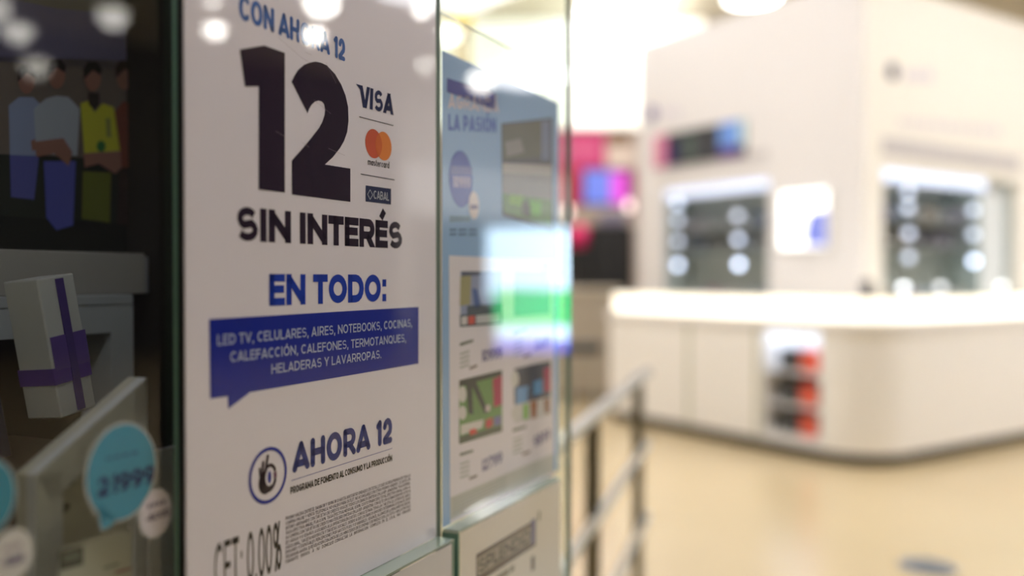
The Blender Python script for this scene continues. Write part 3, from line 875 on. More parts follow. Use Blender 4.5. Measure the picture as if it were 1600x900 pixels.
player((206, 200, 66), (112, 116, 44), [(122, 162), (134, 158), (144, 176), (156, 162), (174, 168), (184, 238), (128, 244)], [[(126, 240), (184, 236), (186, 262), (176, 272), (150, 256), (128, 262)]], [(126, 268), (170, 270), (168, 348), (124, 342)], (141, 122), (48, 42, 34), k=8)
player((132, 74, 58), (60, 44, 40), [(176, 176), (190, 158), (206, 166), (213, 190), (212, 262), (186, 262)], [[(200, 190), (213, 190), (213, 246), (203, 250)]], [(184, 260), (212, 262), (210, 352), (180, 350)], (192, 120), (66, 50, 40), skin=(150, 110, 96), k=5)
m = MB(); q_([(132, 146), (150, 146), (150, 165), (142, 172), (134, 164)], m, 12, (62, 52, 46)); q_(ell((153, 229), 7, 9, 12), m, 12, (70, 128, 70)); q_([(160, 185), (168, 185), (169, 215), (162, 215)], m, 12, (150, 150, 80)); m.build('printed_detail', None, r, fix=False)
tag(r, 'large dark picture of four football players with folded arms', 'picture')
# rod holding the picture board
ZTAB = at(200, 460, .35)[1] + .0005; TTAB = at(209, 460, .35)[0]
m = MB(); m.box(TTAB - .06, TTAB - .03, PO + .0185, PO + .03, ZTAB, corn[1][1] + .08); m.build('stand', BLACK, r)
m = MB(); m.box(corn[0][0] + .10, corn[0][0] + .13, PO + .0185, PO + .03, ZTAB, corn[0][1] + .05); m.build('stand', BLACK, r)

# --- white display table behind
DW = mat('white_display_board', (190, 192, 196), rough=.4)
TO = .35
r = groot('display_table')
zt = at(200, 460, TO)[1]; za = at(200, 518, TO)[1]
ta, tb = at(-420, 460, TO)[0], at(209, 460, TO)[0]
m = MB(); m.box(ta, tb, TO - .0, TO + .36, zt - .012, zt); m.build('table_top', DW, r, bevel=.002)
m = MB(); m.box(ta, tb, TO + .001, TO + .02, za, zt - .0125); m.build('apron', DW, r)
lg = at(175, 500, TO)[0]
m = MB(); m.box(lg, tb, TO + .001, TO + .05, .74, za); m.build('leg', DW, r)
m = MB(); m.box(ta, ta + .04, TO + .001, TO + .05, .74, za); m.build('leg', DW, r)
tag(r, 'white display table behind the ribboned box, below the football picture', 'table')
# carton standing on it
r = groot('white_carton')
c0, c1 = at(178, 420, TO + .08)[0], at(246, 420, TO + .08)[0]
m = MB(); m.box(c0, min(c1, tb - .002), TO + .02, TO + .062, zt + .0003, zt + .045); m.build('carton', mat('grey_card', (168, 168, 172), rough=.6), r, bevel=.002)
tag(r, 'low pale carton on the white table, under the picture edge', 'carton')
r = groot('grey_carton')
c0, c1 = at(-120, 420, TO + .08)[0], at(163, 420, TO + .08)[0]
m = MB(); m.box(c0, c1, TO + .01, TO + .062, zt + .0003, at(100, 392, TO + .01)[1]); m.build('carton', mat('warm_grey_card', (176, 170, 164), rough=.6), r, bevel=.002)
tag(r, 'long warm grey carton on the white table, left of the low pale carton', 'carton')
r = groot('wooden_block')
wa, wb_ = at(247, 470, .44)[0], at(286, 470, .44)[0]
m = MB(); m.box(wa, wb_, .44, .56, .74, at(260, 418, .44)[1]); m.build('block', mat('orange_wood', (150, 88, 48), rough=.5, noise=.2), r, bevel=.003)
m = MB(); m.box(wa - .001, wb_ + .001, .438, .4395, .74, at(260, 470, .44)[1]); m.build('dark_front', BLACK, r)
tag(r, 'orange brown wooden post beside the white table', 'wooden post')

# --- ribboned box
def tilted(name, c, size, rot, label, bands):
    """a carton standing at a tilt: local x right along the glass, y inwards, z up"""
    e = groot(name)
    M_ = Matrix.Translation(Vector(c)) @ Matrix.Rotation(rot[2], 4, 'Z') @ Matrix.Rotation(rot[1], 4, 'Y') @ Matrix.Rotation(rot[0], 4, 'X')
    return e, M_
def tbox(e, M_, name, x0, x1, y0, y1, z0, z1, mt, bevel=.0015):
    k = MB(); k.box(x0, x1, y0, y1, z0, z1)
    k.v = [tuple(M_ @ Vector(v)) for v in k.v]
    return k.build(name, mt, e, bevel=bevel)
PUR = mat('purple_print', (92, 58, 160), rough=.4)
WB = mat('white_box_card', (206, 204, 204), rough=.4)
BO = .20
cb = at(90, 655, BO); ct_ = at(72, 440, BO)
hgt = (ct_[1] - cb[1]) * 1.03
e, M_ = tilted('ribboned_box', (cb[0] + .004, BO, cb[1]), None, (math.radians(-4), math.radians(-8), math.radians(6)), '', ())
wx, wy = .040, .040
tbox(e, M_, 'carton', 0, wx, 0, wy, 0, hgt, WB)
tbox(e, M_, 'purple_band', -.0008, wx + .0008, -.0008, wy + .0008, hgt * .24, hgt * .36, PUR, 0)
tbox(e, M_, 'purple_panel', wx * .06, wx + .0010, -.0012, wy * .6, hgt * .34, hgt * .58, mat('purple_panel', (104, 76, 160), rough=.4), 0)
tbox(e, M_, 'purple_stripe', wx * .46, wx * .66, -.0016, .001, hgt * .02, hgt * .98, mat('purple_stripe', (82, 60, 134), rough=.4), 0)
tag(e, 'tall white box with purple ribbon bands, leaning in the display', 'box')
# dark slim box at the left
db = at(22, 690, BO)
e, M_ = tilted('navy_box', (db[0] - .01, BO + .02, db[1] - .02), None, (math.radians(-4), math.radians(-9), math.radians(6)), '', ())
tbox(e, M_, 'carton', -.03, .025, 0, .035, 0, (at(10, 500, BO)[1] - db[1] + .02), mat('navy_card', (36, 38, 66), rough=.4))
tbox(e, M_, 'grey_face', -.031, .000, -.001, .034, 0, (at(10, 560, BO)[1] - db[1] + .02), mat('grey_green_card', (108, 112, 104), rough=.5), 0)
tag(e, 'slim navy box left of the ribboned white box', 'box')
# podium that carries the boxes
pz = at(100, 662, BO)[1]
r = groot('wooden_podium')
m = MB(); m.box(at(-260, 600, .2)[0], at(180, 600, .2)[0],   .175, .345, .7405, min(cb[1], db[1] - .02) - .001); m.build('podium', WOOD, r, bevel=.003)
tag(r, 'dark brown wooden podium under the leaning boxes', 'podium')

# --- white wedge-shaped product plinth with rim
WO = .07
r = groot('slanted_board')
pts = [(50, 742), (222, 588), (224, 640), (290, 700), (300, 1010), (46, 1010)]
A_ = at(50, 742, WO); B_ = at(224, 590, WO); zb = .742
outl = [(A_[0], zb), (B_[0], zb), B_, A_]
m = MB(); m.prism(outl, WO + .006, WO + .016); m.build('body', mat('beige_board', (196, 192, 180), rough=.5), r)
m = MB()
rimw = .021
m.prism([(A_[0], zb), (A_[0] + rimw, zb), (A_[0] + rimw, A_[1] - .002), A_], WO - .004, WO + .006)
m.prism([A_, (A_[0] + rimw * .6, A_[1] - rimw * 1.0), (B_[0], B_[1] - rimw * 1.3), B_], WO - .004, WO + .006)
m.prism([(B_[0] - .012, zb), (B_[0], zb), B_, (B_[0] - .012, B_[1] - .012)], WO - .004, WO + .006)
m.build('rim', mat('white_rim', (214, 214, 218), rough=.4), r)
m = MB(); k_ = at(110, 755, WO); flat(m, ell(k_, .008, .004, 16), WO + .0054); k_ = at(107, 795, WO); flat(m, ell(k_, .006, .004, 16), WO + .0054)
m.build('button_print', mat('grey_print', (110, 110, 104), rough=.5), r, fix=False)
tag(r, 'white slope-topped board with raised rim behind the blue bubble sticker', 'display board')
r = groot('offer_card')
oc = [at(x, y, .03) for x, y in ((76, 780), (300, 692), (300, 960), (76, 1010))]
x0_, x1_ = at(232, 700, .05)[0], at(289, 700, .05)[0]
m = MB(); m.box(x0_, x1_, .05, .052, .742, at(250, 702, .05)[1]); m.build('card', mat('pale_card', (202, 198, 200), rough=.5), r)
tag(r, 'pale card standing behind the small white sticker', 'card')
r = groot('label_strip')
m = MB(); m.box(at(92, 870, .03)[0], at(206, 870, .03)[0], .03, .0306, .742, at(140, 844, .03)[1]); m.build('card', mat('pale_label_card', (196, 192, 188), rough=.5), r)
m = MB(); pix(m, [(91, 862), (130, 852), (130, 882), (92, 892)], .0298, mat('dark_label', (44, 50, 46), rough=.5), po=.03)
pix(m, [(98, 868), (124, 861), (124, 872), (98, 880)], .0296, mat('label_letters', (108, 112, 108), rough=.5), po=.03)
pix(m, [(180, 893), (205, 886), (205, 889), (180, 897)], .0298, mat('red_rule', (150, 60, 66), rough=.5), po=.03)
pix(m, [(162, 886), (186, 879), (186, 882), (162, 890)], .0298, mat('grey_rule', (110, 110, 104), rough=.5), po=.03)
m.build('print', None, r, fix=False)
tag(r, 'small pale label with black tag at the bottom of the left pane', 'label')

# little strip light added to brighten the inside of the display
r = groot('added_display_light')
m = MB(); m.box(-.3, .7, .03, .06, 1.62, 1.64); m.build('housing', WHITE, r, bevel=.003)
m = MB(); m.box(-.28, .68, .033, .057, 1.612, 1.62); m.build('tube', mat('lit_display_tube', (255, 250, 242), emit=(250, 246, 255), strength=7.0), r)
m = MB(); m.box(-.2, -.18, .035, .055, 1.64, ZTOP + .329); m.box(.58, .6, .035, .055, 1.64, ZTOP + .329); m.build('hanger', STEEL, r)
tag(r, 'added strip light brightening the display behind the window pane', 'strip light')

# lamp strip added above the notices to light them from the top
r = groot('added_strip_light')
m = MB(); m.box(.2, 1.45, -.19, -.13, 2.05, 2.09); m.build('housing', WHITE, r, bevel=.004)
m = MB(); m.box(.22, 1.43, -.188, -.132, 2.042, 2.05); m.build('tube', mat('lit_strip', (255, 250, 242), emit=(222, 224, 255), strength=STRIP), r)
m = MB(); m.box(.3, .32, -.14, .03, 2.09, 2.11); m.box(1.13, 1.15, -.14, .03, 2.09, 2.11); m.build('bracket', STEEL, r)
tag(r, 'added white strip light brightening the notices from above', 'strip light')

# ================================================================== SCREEN MIRRORED IN THE GLASS
VD = 6.0
def vpt(px, py): return mirror(ray(px, py) * VD)
q = [vpt(760, 548), vpt(906, 548), vpt(906, 356), vpt(760, 356)]
ctr = sum(q, Vector()) / 4
ex_ = (q[1] - q[0]); ez_ = (q[3] - q[0]); hw = ex_.length / 2; hh = ez_.length / 2
ax = Vector((ex_.x, ex_.y, 0)).normalized()
r = empty('display_screen', (ctr.x, ctr.y, 0), math.atan2(-ax.y, -ax.x))
zc = ctr.z + EYE
toward = (gworld(1.0, 0, 0) - Vector((ctr.x, ctr.y, 0)))
loc_front = Matrix.Rotation(-r.rotation_euler[2], 3, 'Z') @ toward
sy = 1 if loc_front.y > 0 else -1
def scr(x0, x1, z0, z1, c, e, nm, d=0):
    k = MB(); a, b_ = (-x0 * 2 + 1) * hw, (-x1 * 2 + 1) * hw
    y0 = sy * (.021 + d * .0006)
    k.face([(a, y0, zc - hh + z0 * 2 * hh), (b_, y0, zc - hh + z0 * 2 * hh), (b_, y0, zc - hh + z1 * 2 * hh), (a, y0, zc - hh + z1 * 2 * hh)])
    return k.build(nm, mat('screen_glow_%d_%d_%d' % c, (10, 10, 10), rough=.3, emit=c, strength=e), r, fix=False)
SG = 10.0
m = MB(); m.box(-hw - .02, hw + .02, -.02, .02, zc - hh - .02, zc + hh + .02); m.build('casing', BLACK, r, bevel=.004)
scr(0, 1, 0, 1, (205, 232, 255), SG, 'screen_image')
scr(.08, 1, .20, .50, (50, 220, 130), SG * .7, 'screen_image', 1)
scr(.08, 1, .0, .10, (112, 112, 255), SG * .55, 'screen_image', 1)
scr(.0, .10, .0, .42, (40, 40, 60), SG * .1, 'screen_image', 2)
m = MB(); m.box(-.05, .05, -.018, .018, .03, zc - hh - .02); m.build('post', STEEL, r)
m = MB(); m.box(-.25, .25, -.2, .2, 0, .03); m.build('base', STEEL, r, bevel=.006)
tag(r, 'standing advertising screen mirrored bright green in the glass', 'screen')

# ================================================================== STEEL RAILING
PA = Vector((.476, 3.38, 0)); PB = Vector((.222, 2.46, 0)); PD = (PB - PA)
r = empty('steel_railing', PA)
for k in range(3):
    b_ = PD * k
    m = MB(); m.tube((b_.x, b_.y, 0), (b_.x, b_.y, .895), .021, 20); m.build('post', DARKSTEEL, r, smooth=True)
    m = MB(); m.lathe([(.055, 0), (.055, .008), (.03, .012)], (b_.x, b_.y, 0), 24); m.build('floor_flange', STEEL, r, smooth=True)
for z in (.905, .63, .355):
    m = MB(); e_ = PD * 2.15; s_ = PD * -.03
    m.tube((s_.x + .03, s_.y - .012, z), (e_.x + .03, e_.y - .012, z), .019 if z > .8 else .015, 18); m.build('rail', STEEL, r, smooth=True)
tag(r, 'brushed steel railing with three bars beside the glass edge', 'railing')

# floor socket plate
p = ray(1450, 886); s = -EYE / p.z
r = empty('floor_plate', (p.x * s, p.y * s, 0), .3)
m = MB(); m.lathe([(.12, 0.0), (.12, .004), (.10, .006)], n=32); m.build('rim', mat('grey_metal', (120, 128, 140), rough=.4, metal=.6), r)
m = MB(); m.box(-.06, .06, -.06, .06, .0062, .009); m.build('lid', mat('dark_metal', (92, 100, 112), rough=.4, metal=.5), r, bevel=.002)
tag(r, 'small grey metal plate set in the cream floor', 'floor plate')

# ================================================================== KIOSK: counter
def kroot(name): return empty(name, (KC.x, KC.y, 0), KROT)
LEND = 2.65; XEND = 4.6; DEP = .55; CH = .90; PL = .085; RR = .38
def arcpts(cx, cy, rr, a0, a1, n=14): return arc(cx, cy, rr, rr, a0, a1, n)
y_a = on_left(1078, 500)[0]; y_b = on_left(1186, 500)[0]; y_c = max(on_left(1292, 500)[0], RR)
PLM = mat('dark_plinth', (66, 62, 50), rough=.5)
def unit(label, y0, y1):
    r = kroot('counter_cabinet')
    m = MB(); m.box(.012, DEP, y0 + .001, y1 - .001, PL, CH); m.build('carcass', WHITE, r)
    m = MB(); m.box(0, .012, y0 + .045, y1 - .006, PL + .004, CH - .004); m.build('front_panel', CREAM, r, bevel=.002)
    m = MB(); m.box(.004, .0118, y0 + .002, y0 + .043, PL + .004, CH - .004); m.build('filler_strip', mat('pale_green_strip', (206, 208, 188), rough=.4), r)
    m = MB(); m.box(.05, DEP - .02, y0 + .001, y1 - .001, 0, PL); m.build('plinth', PLM, r)
    tag(r, label, 'cabinet')
unit('white counter cabinet at the far left end of the kiosk', y_a, LEND)
unit('white counter cabinet just left of the lit shelf niche', y_b, y_a)
# niche unit
r = kroot('niche_cabinet')
m = MB()
m.box(.42, DEP, y_c + .001, y_b - .001, PL, CH)
m.box(0, .42, y_c + .001, y_c + .04, PL, CH); m.box(0, .42, y_b - .04, y_b - .001, PL, CH)
m.box(0, .42, y_c + .04, y_b - .04, CH - .03, CH); m.box(0, .42, y_c + .04, y_b - .04, PL, PL + .06)
m.build('carcass', WHITE, r)
shz = [PL + .06, .36, .60]
for z in shz[1:]:
    m = MB(); m.box(.02, .42, y_c + .041, y_b - .041, z - .016, z); m.build('shelf', WHITE, r, bevel=.002)
m = MB(); m.box(.05, DEP - .02, y_c + .001, y_b - .001, 0, PL); m.build('plinth', PLM, r)
m = MB(); m.box(.02, .40, y_c + .06, y_b - .06, CH - .042, CH - .031); m.build('light_strip', mat('niche_led', (240, 246, 255), emit=(222, 236, 255), strength=3.0), r)
tag(r, 'white niche cabinet with shelves of red and black boxes', 'cabinet')
RED = mat('red_box_card', (226, 62, 40), rough=.45); BLK = mat('black_box_card', (38, 42, 44), rough=.45)
tiers = ['upper', 'middle', 'bottom']
def yl(px): return on_left(px, 560, .06)[0]
zt3 = [shz[2], shz[1], shz[0]]
for i, z in enumerate(zt3):
    yk0, yk1 = yl(1274), yl(1250); yr0, yr1 = yl(1249), yl(1217)
    for nm, a, b_, mt, hh_, word in (('red_carton', yk0, yk1, RED, .15, 'red'), ('black_carton', yr0, yr1, BLK, .15, 'black')):
        a, b_ = min(a, b_), max(a, b_)
        a = max(a, y_c + .05)
        q = kroot(nm)
        m = MB(); m.box(.06, .2, a + .004, b_ - .004, z, z + hh_); m.build('carton', mt, q, bevel=.003)
        m = MB(); m.box(.0592, .0598, a + .02, b_ - .02, z + .04, z + .09); m.build('print', mat('pale_' + word, (240, 150, 120) if word == 'red' else (96, 98, 100), rough=.5), q)
        tag(q, '%s box on the %s shelf of the counter niche' % (word, tiers[i]), 'box')
# rounded corner and right run
def lshape(inset, dep, x1, rr):
    o = [(x1, inset)] + list(reversed(arcpts(rr, rr, rr - inset, 180, 270))) + [(inset, y_c), (dep, y_c), (dep, dep), (x1, dep)]
    return o
r = kroot('corner_cabinet')
xs = 1.75
m = MB(); m.prism(lshape(.0, DEP, xs - .002, RR), PL, CH, 'z'); m.build('body', CREAM, r)
m = MB(); m.prism(lshape(.05, DEP - .02, xs - .002, RR), 0, PL, 'z'); m.build('plinth', PLM, r)
tag(r, 'white counter cabinet forming the rounded front corner of the kiosk', 'cabinet')
r = kroot('counter_cabinet')
m = MB(); m.box(xs + .001, XEND, 0, DEP, PL, CH); m.build('carcass', CREAM, r)
m = MB(); m.box(xs + .001, XEND - .02, .05, DEP - .02, 0, PL); m.build('plinth', PLM, r)
tag(r, 'white counter cabinet running off the right photo edge', 'cabinet')
# worktop, continuous
def run(inset, dep, z0, z1, ly, x1):
    return [(x1, inset)] + list(reversed(arcpts(RR, RR, RR - inset, 180, 270))) + [(inset, ly), (dep, ly), (dep, dep), (x1, dep)]
r = kroot('worktop')
m = MB(); m.prism(run(-.015, DEP + .02, 0, 0, LEND + .01, XEND), CH + .0005, CH + .07, 'z'); m.build('slab', WHITE, r, bevel=.006)
tag(r, 'continuous white counter top around the kiosk', 'counter top')
# lit display cases along the front of the top
CT = CH + .07
LIT = mat('lit_frosted_panel', (250, 246, 236), rough=.5, emit=(255, 246, 226), strength=1.5)
r = kroot('lit_display_case')
m = MB(); m.prism(run(.03, .30, 0, 0, LEND - .03, XEND), CT + .0005, CT + .15, 'z'); m.build('frosted_body', LIT, r)
m = MB(); m.prism(run(.025, .305, 0, 0, LEND - .025, XEND), CT + .1505, CT + .158, 'z'); m.build('glass_lid', mat('milk_glass', (240, 242, 240), rough=.1), r)
tag(r, 'glowing frosted display case on top of the kiosk counter', 'display case')
TOPZ = CT + .158
# small things on the case
def on_case(px, py, a=.15):
    r_ = ray(px, py); s_ = (KV0 + a) / r_.dot(KV); return r_ * s_
q = kroot('card_terminal')
p = on_case(1333, 440)
lx, ly_ = p.dot(KU) - KU0, .16
lx = max(lx, .16)
m = MB(); m.box(lx - .035, lx + .035, ly_ - .03, ly_ + .03, TOPZ + .0005, TOPZ + .012); m.build('base', BLACK, q, bevel=.003)
m = MB(); m.prism([(ly_ - .03, TOPZ + .012), (ly_ + .03, TOPZ + .012), (ly_ + .03, TOPZ + .11), (ly_ - .005, TOPZ + .12)], lx - .03, lx + .03, 'x'); m.build('body', mat('grey_black_plastic', (48, 46, 56), rough=.4), q, bevel=.004)
m = MB(); m.box(lx - .024, lx + .024, ly_ - .024, ly_ - .02, TOPZ + .06, TOPZ + .1); m.build('screen', mat('dim_screen', (88, 92, 110), rough=.2), q)
tag(q, 'small dark card terminal on the kiosk corner', 'card terminal')
def puck(px, label, e):  # glowing bulbs added in place of bright highlights on the case
    x_, z_ = on_right(px, 432, .15)
    q = kroot('highlight_lamp')
    m = MB(); m.lathe([(.03, 0), (.03, .008), (.008, .012), (.008, .045)], (x_, .15, TOPZ + .0005), 20); m.build('stem', STEEL, q, smooth=True)
    m = MB(); m.lathe([(.008, -.02), (.026, -.012), (.03, 0), (.026, .014), (.008, .02)], (x_, .15, TOPZ + .065), 20); m.build('bulb', mat('highlight_glow_%g' % e, (255, 255, 255), emit=(244, 248, 255), strength=e), q, smooth=True)
    tag(q, label, 'display light')
puck(1412, 'bright added lamp for a highlight, left one on the right counter', 4.0)
puck(1470, 'dimmer added lamp for a highlight, middle one on the right counter', 2.0)
puck(1566, 'added lamp for a highlight, rightmost on the right counter', 3.0)

# ================================================================== KIOSK: tower
TAx, TBy = 1.0, .8
TH = 3.62
TL = on_left(998, 200, TAx)[0]
XR = 4.4
nl = (on_left(1036, 360, TAx)[0], on_left(1201, 360, TAx)[0])       # far, near edges of the left niche
nz0 = 1.0; nz1 = on_left(1120, 287, TAx)[1]
nr = (on_right(1380, 360, TBy)[0], on_right(1588, 360, TBy)[0])
rz1 = on_right(1470, 272, TBy)[1]
ND = .38
r = kroot('kiosk_tower')
m = MB()     # left face wall with niche opening
m.box(TAx, TAx + .04, TBy, nl[1], 0, TH); m.box(TAx, TAx + .04, nl[0], TL, 0, TH)
m.box(TAx, TAx + .04, nl[1], nl[0], 0, nz0); m.box(TAx, TAx + .04, nl[1], nl[0], nz1, TH)
m.build('left_face', mat('white_tower_shade_tone', (226, 221, 217), rough=.45), r)  # left face toned darker than the right, light difference put into colour
m = MB()
m.box(TAx + .04, nr[0], TBy, TBy + .04, 0, TH); m.box(nr[1], XR, TBy, TBy + .04, 0, TH)
m.box(nr[0], nr[1], TBy, TBy + .04, 0, nz0); m.box(nr[0], nr[1], TBy, TBy + .04, rz1, TH)
m.build('right_face', mat('white_tower_lit_tone', (240, 234, 222), rough=.45), r)
m = MB(); m.box(TAx + .04, XR, TBy + .04, TL, TH - .04, TH); m.build('roof', WHITE, r)
m = MB(); m.box(XR - .04, XR, TBy + .04, TL, 0, TH - .04); m.box(TAx + .04, XR - .04, TL - .04, TL, 0, TH - .04); m.build('rear_faces', WHITE, r)
NB = mat('grey_green_niche', (180, 188, 182), rough=.5)
m = MB(); y0, y1 = nl[1], nl[0]
m.box(TAx + ND, TAx + ND + .02, y0, y1, nz0, nz1); m.box(TAx + .04, TAx + ND, y0 - .02, y0, nz0, nz1); m.box(TAx + .04, TAx + ND, y1, y1 + .02, nz0, nz1)
m.box(TAx + .04, TAx + ND, y0, y1, nz1, nz1 + .02); m.box(TAx + .04, TAx + ND, y0, y1, nz0 - .02, nz0)
nb1 = m.build('niche_lining', NB, r)
m = MB(); x0, x1 = nr
m.box(x0, x1, TBy + ND, TBy + ND + .02, nz0, rz1); m.box(x0 - .02, x0, TBy + .04, TBy + ND, nz0, rz1); m.box(x1, x1 + .02, TBy + .04, TBy + ND, nz0, rz1)
m.box(x0, x1, TBy + .04, TBy + ND, rz1, rz1 + .02); m.box(x0, x1, TBy + .04, TBy + ND, nz0 - .02, nz0)
nb2 = m.build('niche_lining', NB, r)
LED = mat('niche_strip_led', (230, 238, 255), emit=(206, 220, 255), strength=.7)
m = MB(); m.box(TAx + .02, TAx + .05, y0 + .01, y1 - .02, nz1 - .09, nz1 - .005); m.build('light_strip', LED, r)
m = MB(); m.box(x0 + .02, x0 + (x1 - x0) * .76, TBy + .02, TBy + .05, rz1 - .10, rz1 - .005); m.build('light_strip', LED, r)
sl = [on_left(1120, y, TAx)[1] for y in (357, 389)]
sr = [on_right(1460, y, TBy)[1] for y in (345, 383)]
SHM = mat('niche_shelf', (120, 124, 118), rough=.4)
for z in sl:
    m = MB(); m.box(TAx + .08, TAx + ND, y0 + .002, y1 - .002, z - .02, z); m.build('shelf', SHM, r)
xm = on_right(1540, 360, TBy)[0]
for z in sr:
    m = MB(); m.box(x0 + .002, xm, TBy + .08, TBy + ND, z - .02, z); m.build('shelf', SHM, r)
m = MB(); m.box(xm, xm + .02, TBy + .05, TBy + ND, nz0, rz1); m.build('niche_divider', mat('pale_green_panel', (186, 200, 196), rough=.4), r)
m = MB(); m.box(xm + .021, x1 - .002, TBy + .10, TBy + .14, nz0, rz1 - .01); m.build('side_panel', mat('pale_side_panel', (222, 226, 226), rough=.4), r)
# grey valances
g0, g1 = on_left(1200, 250, TAx)[0], on_left(1040, 262, TAx)[0]
zg0, zg1 = on_left(1120, 259, TAx)[1], on_left(1120, 246, TAx)[1]
m = MB(); m.box(TAx - .012, TAx - .0005, g0, g1, zg0, zg1); m.build('valance', GREYP, r)
h0, h1 = on_right(1378, 240, TBy)[0], on_right(1592, 240, TBy)[0]
zh0, zh1 = on_right(1480, 254, TBy)[1], on_right(1480, 229, TBy)[1]
m = MB(); m.box(h0, h1, TBy - .012, TBy - .0005, zh0, zh1); m.build('valance', GREYP, r)
# logos: dark dot and faint wordmark on each face
LG = mat('dark_purple_mark', (40, 30, 70), rough=.5); LGP = mat('pale_purple_mark', (214, 206, 214), rough=.5); LGM = mat('mid_purple_mark', (120, 108, 150), rough=.5)
def disc(mb, c, rad, plane, off):
    pts = ell(c, rad, rad, 24)
    if plane == 'l': mb.prism(pts, off - .01, off - .0005, 'x')
    else: mb.prism(pts, off - .01, off - .0005, 'y')
m = MB(); disc(m, on_left(1019, 178, TAx), .075, 'l', TAx); m.build('logo_mark', LGM, r)
m = MB(); disc(m, on_right(1394, 112, TBy), .066, 'r', TBy); m.build('logo_mark', LG, r)
m = MB()
for a, b_ in ((1036, 1042), (1044, 1050), (1052, 1060)):
    ya, za_ = on_left(a, 180, TAx); yb, zb_ = on_left(b_, 162, TAx); m.box(TAx - .006, TAx - .0005, min(ya, yb), max(ya, yb), za_ - .02, za_ + .06)
m.build('faint_wordmark', LGP, r)
m = MB()
for a, b_ in ((1413, 1424), (1428, 1440), (1444, 1456)):
    xa, za_ = on_right(a, 126, TBy); xb, _ = on_right(b_, 126, TBy); m.box(xa, xb, TBy - .006, TBy - .0005, za_, za_ + .09)
m.build('faint_wordmark', LGP, r)
m = MB()
for k in range(9):
    a = 1404 + k * 18; xa, za_ = on_right(a, 186 + k * 2.2, TBy); xb, _ = on_right(a + 14, 196, TBy)
    m.box(xa, xb, TBy - .006, TBy - .0005, on_right(a, 198 + k * 1.6, TBy)[1], on_right(a, 184 + k * 1.6, TBy)[1])
m.build('faint_lettering', mat('faint_pink_grey', (222, 214, 214), rough=.5), r)
tag(r, 'tall white kiosk tower with two lit shelf niches', 'kiosk')

# picture panel above the left niche
q = kroot('picture_banner')
def lb(px0, px1, yt, yb, mt, d, nm):
    ya = on_left(px1, 220, TAx)[0]; yb_ = on_left(px0, 220, TAx)[0]
    z1_ = on_left((px0 + px1) / 2, yt, TAx)[1]; z0_ = on_left((px0 + px1) / 2, yb, TAx)[1]
    m = MB(); m.box(TAx - d, TAx - .0006, ya, yb_, z0_, z1_); return m.build(nm, mt, q)
yA = on_left(1166, 220, TAx)[0]; yB = on_left(1024, 220, TAx)[0]
zA = on_left(1166, 243, TAx)[1]; zB = on_left(1166, 186, TAx)[1]
m = MB(); m.box(TAx - .02, TAx - .0006, yA, yB, zA, zB); m.build('board', mat('charcoal_print', (50, 54, 54), rough=.4), q)
def seg(px0, px1, f0, f1, rgb, nm='print'):
    ya = on_left(px1, 220, TAx)[0]; yb_ = on_left(px0, 220, TAx)[0]
    m = MB(); m.box(TAx - .024, TAx - .0203, ya, yb_, zA + (zB - zA) * f0, zA + (zB - zA) * f1)
    m.build(nm, mat('banner_%d_%d_%d' % rgb, rgb, rough=.4), q)
seg(1024, 1044, .0, 1, (214, 130, 160)); seg(1044, 1062, 0, .75, (40, 34, 84)); seg(1072, 1088, .1, .8, (88, 100, 96)); seg(1100, 1110, .1, .8, (80, 78, 86))
seg(1126, 1158, .3, 1, (110, 150, 220)); seg(1126, 1160, 0, .29, (86, 40, 120)); seg(1158, 1166, .3, 1, (190, 222, 224))
tag(q, 'dark picture banner with pink and blue ends above the left niche', 'banner')

# lit screen on the corner pilaster
q = kroot('wall_screen')
ya, yb_ = on_left(1299, 340, TAx)[0], on_left(1221, 340, TAx)[0]
z0_, z1_ = on_left(1260, 390, TAx)[1], on_left(1260, 297, TAx)[1]
m = MB(); m.box(TAx - .04, TAx - .0006, ya, yb_, z0_, z1_); m.build('casing', WHITE, q, bevel=.01)
m = MB(); m.box(TAx - .0425, TAx - .0405, ya + .012, yb_ - .012, z0_ + .012, z1_ - .012); m.build('screen_image', mat('white_screen', (255, 255, 255), emit=(255, 255, 255), strength=1.3), q)
yc_, yd_ = ya + .014, ya + (yb_ - ya) * .46
m = MB(); m.prism([(yc_, z0_ + .02), (yd_ - .01, z0_ + .04), (yd_, z0_ + (z1_ - z0_) * .3), (yd_ - .06, z0_ + (z1_ - z0_) * .62), (yc_, z0_ + (z1_ - z0_) * .62)], TAx - .0445, TAx - .043, 'x'); m.build('screen_image', mat('blue_screen', (30, 30, 60), emit=(150, 162, 250), strength=.85), q)
tag(q, 'lit white screen with blue patch on the kiosk corner pilaster', 'screen')

# niche lamps: little round spots in two columns per niche
def bulb(px, py, side, e, label, grp):
    q = kroot('niche_lamp')
    if side == 'l':
        y_, z_ = on_left(px, py, TAx + .02); c = (TAx + .05, y_, z_)
    else:
        x_, z_ = on_right(px, py, TBy + .02); c = (x_, TBy + .05, z_)
    m = MB(); m.lathe([(.008, -.034), (.026, -.024), (.036, 0), (.026, .024), (.008, .034)], c, 18)
    m.build('lamp', mat('lamp_glow_%g' % e, (255, 255, 255), emit=(208, 224, 255), strength=e), q, smooth=True)
    m = MB()
    if side == 'l': m.tube((c[0], c[1], c[2]), (TAx + ND, c[1], c[2]), .006, 8)
    else: m.tube((c[0], c[1], c[2]), (c[0], TBy + ND, c[2]), .006, 8)
    m.build('arm', STEEL, q)
    tag(q, label, 'lamp', grp)
for px, py, e in ((1055, 318, 2.4), (1056, 344, 1.6), (1056, 377, 1.7), (1056, 414, 4.5), (1149, 337, 1.6), (1150, 374, 2.4), (1151, 413, 5.5)):
    bulb(px, py, 'l', e, 'small round lamp in the left kiosk niche', 'lamps of the left niche')
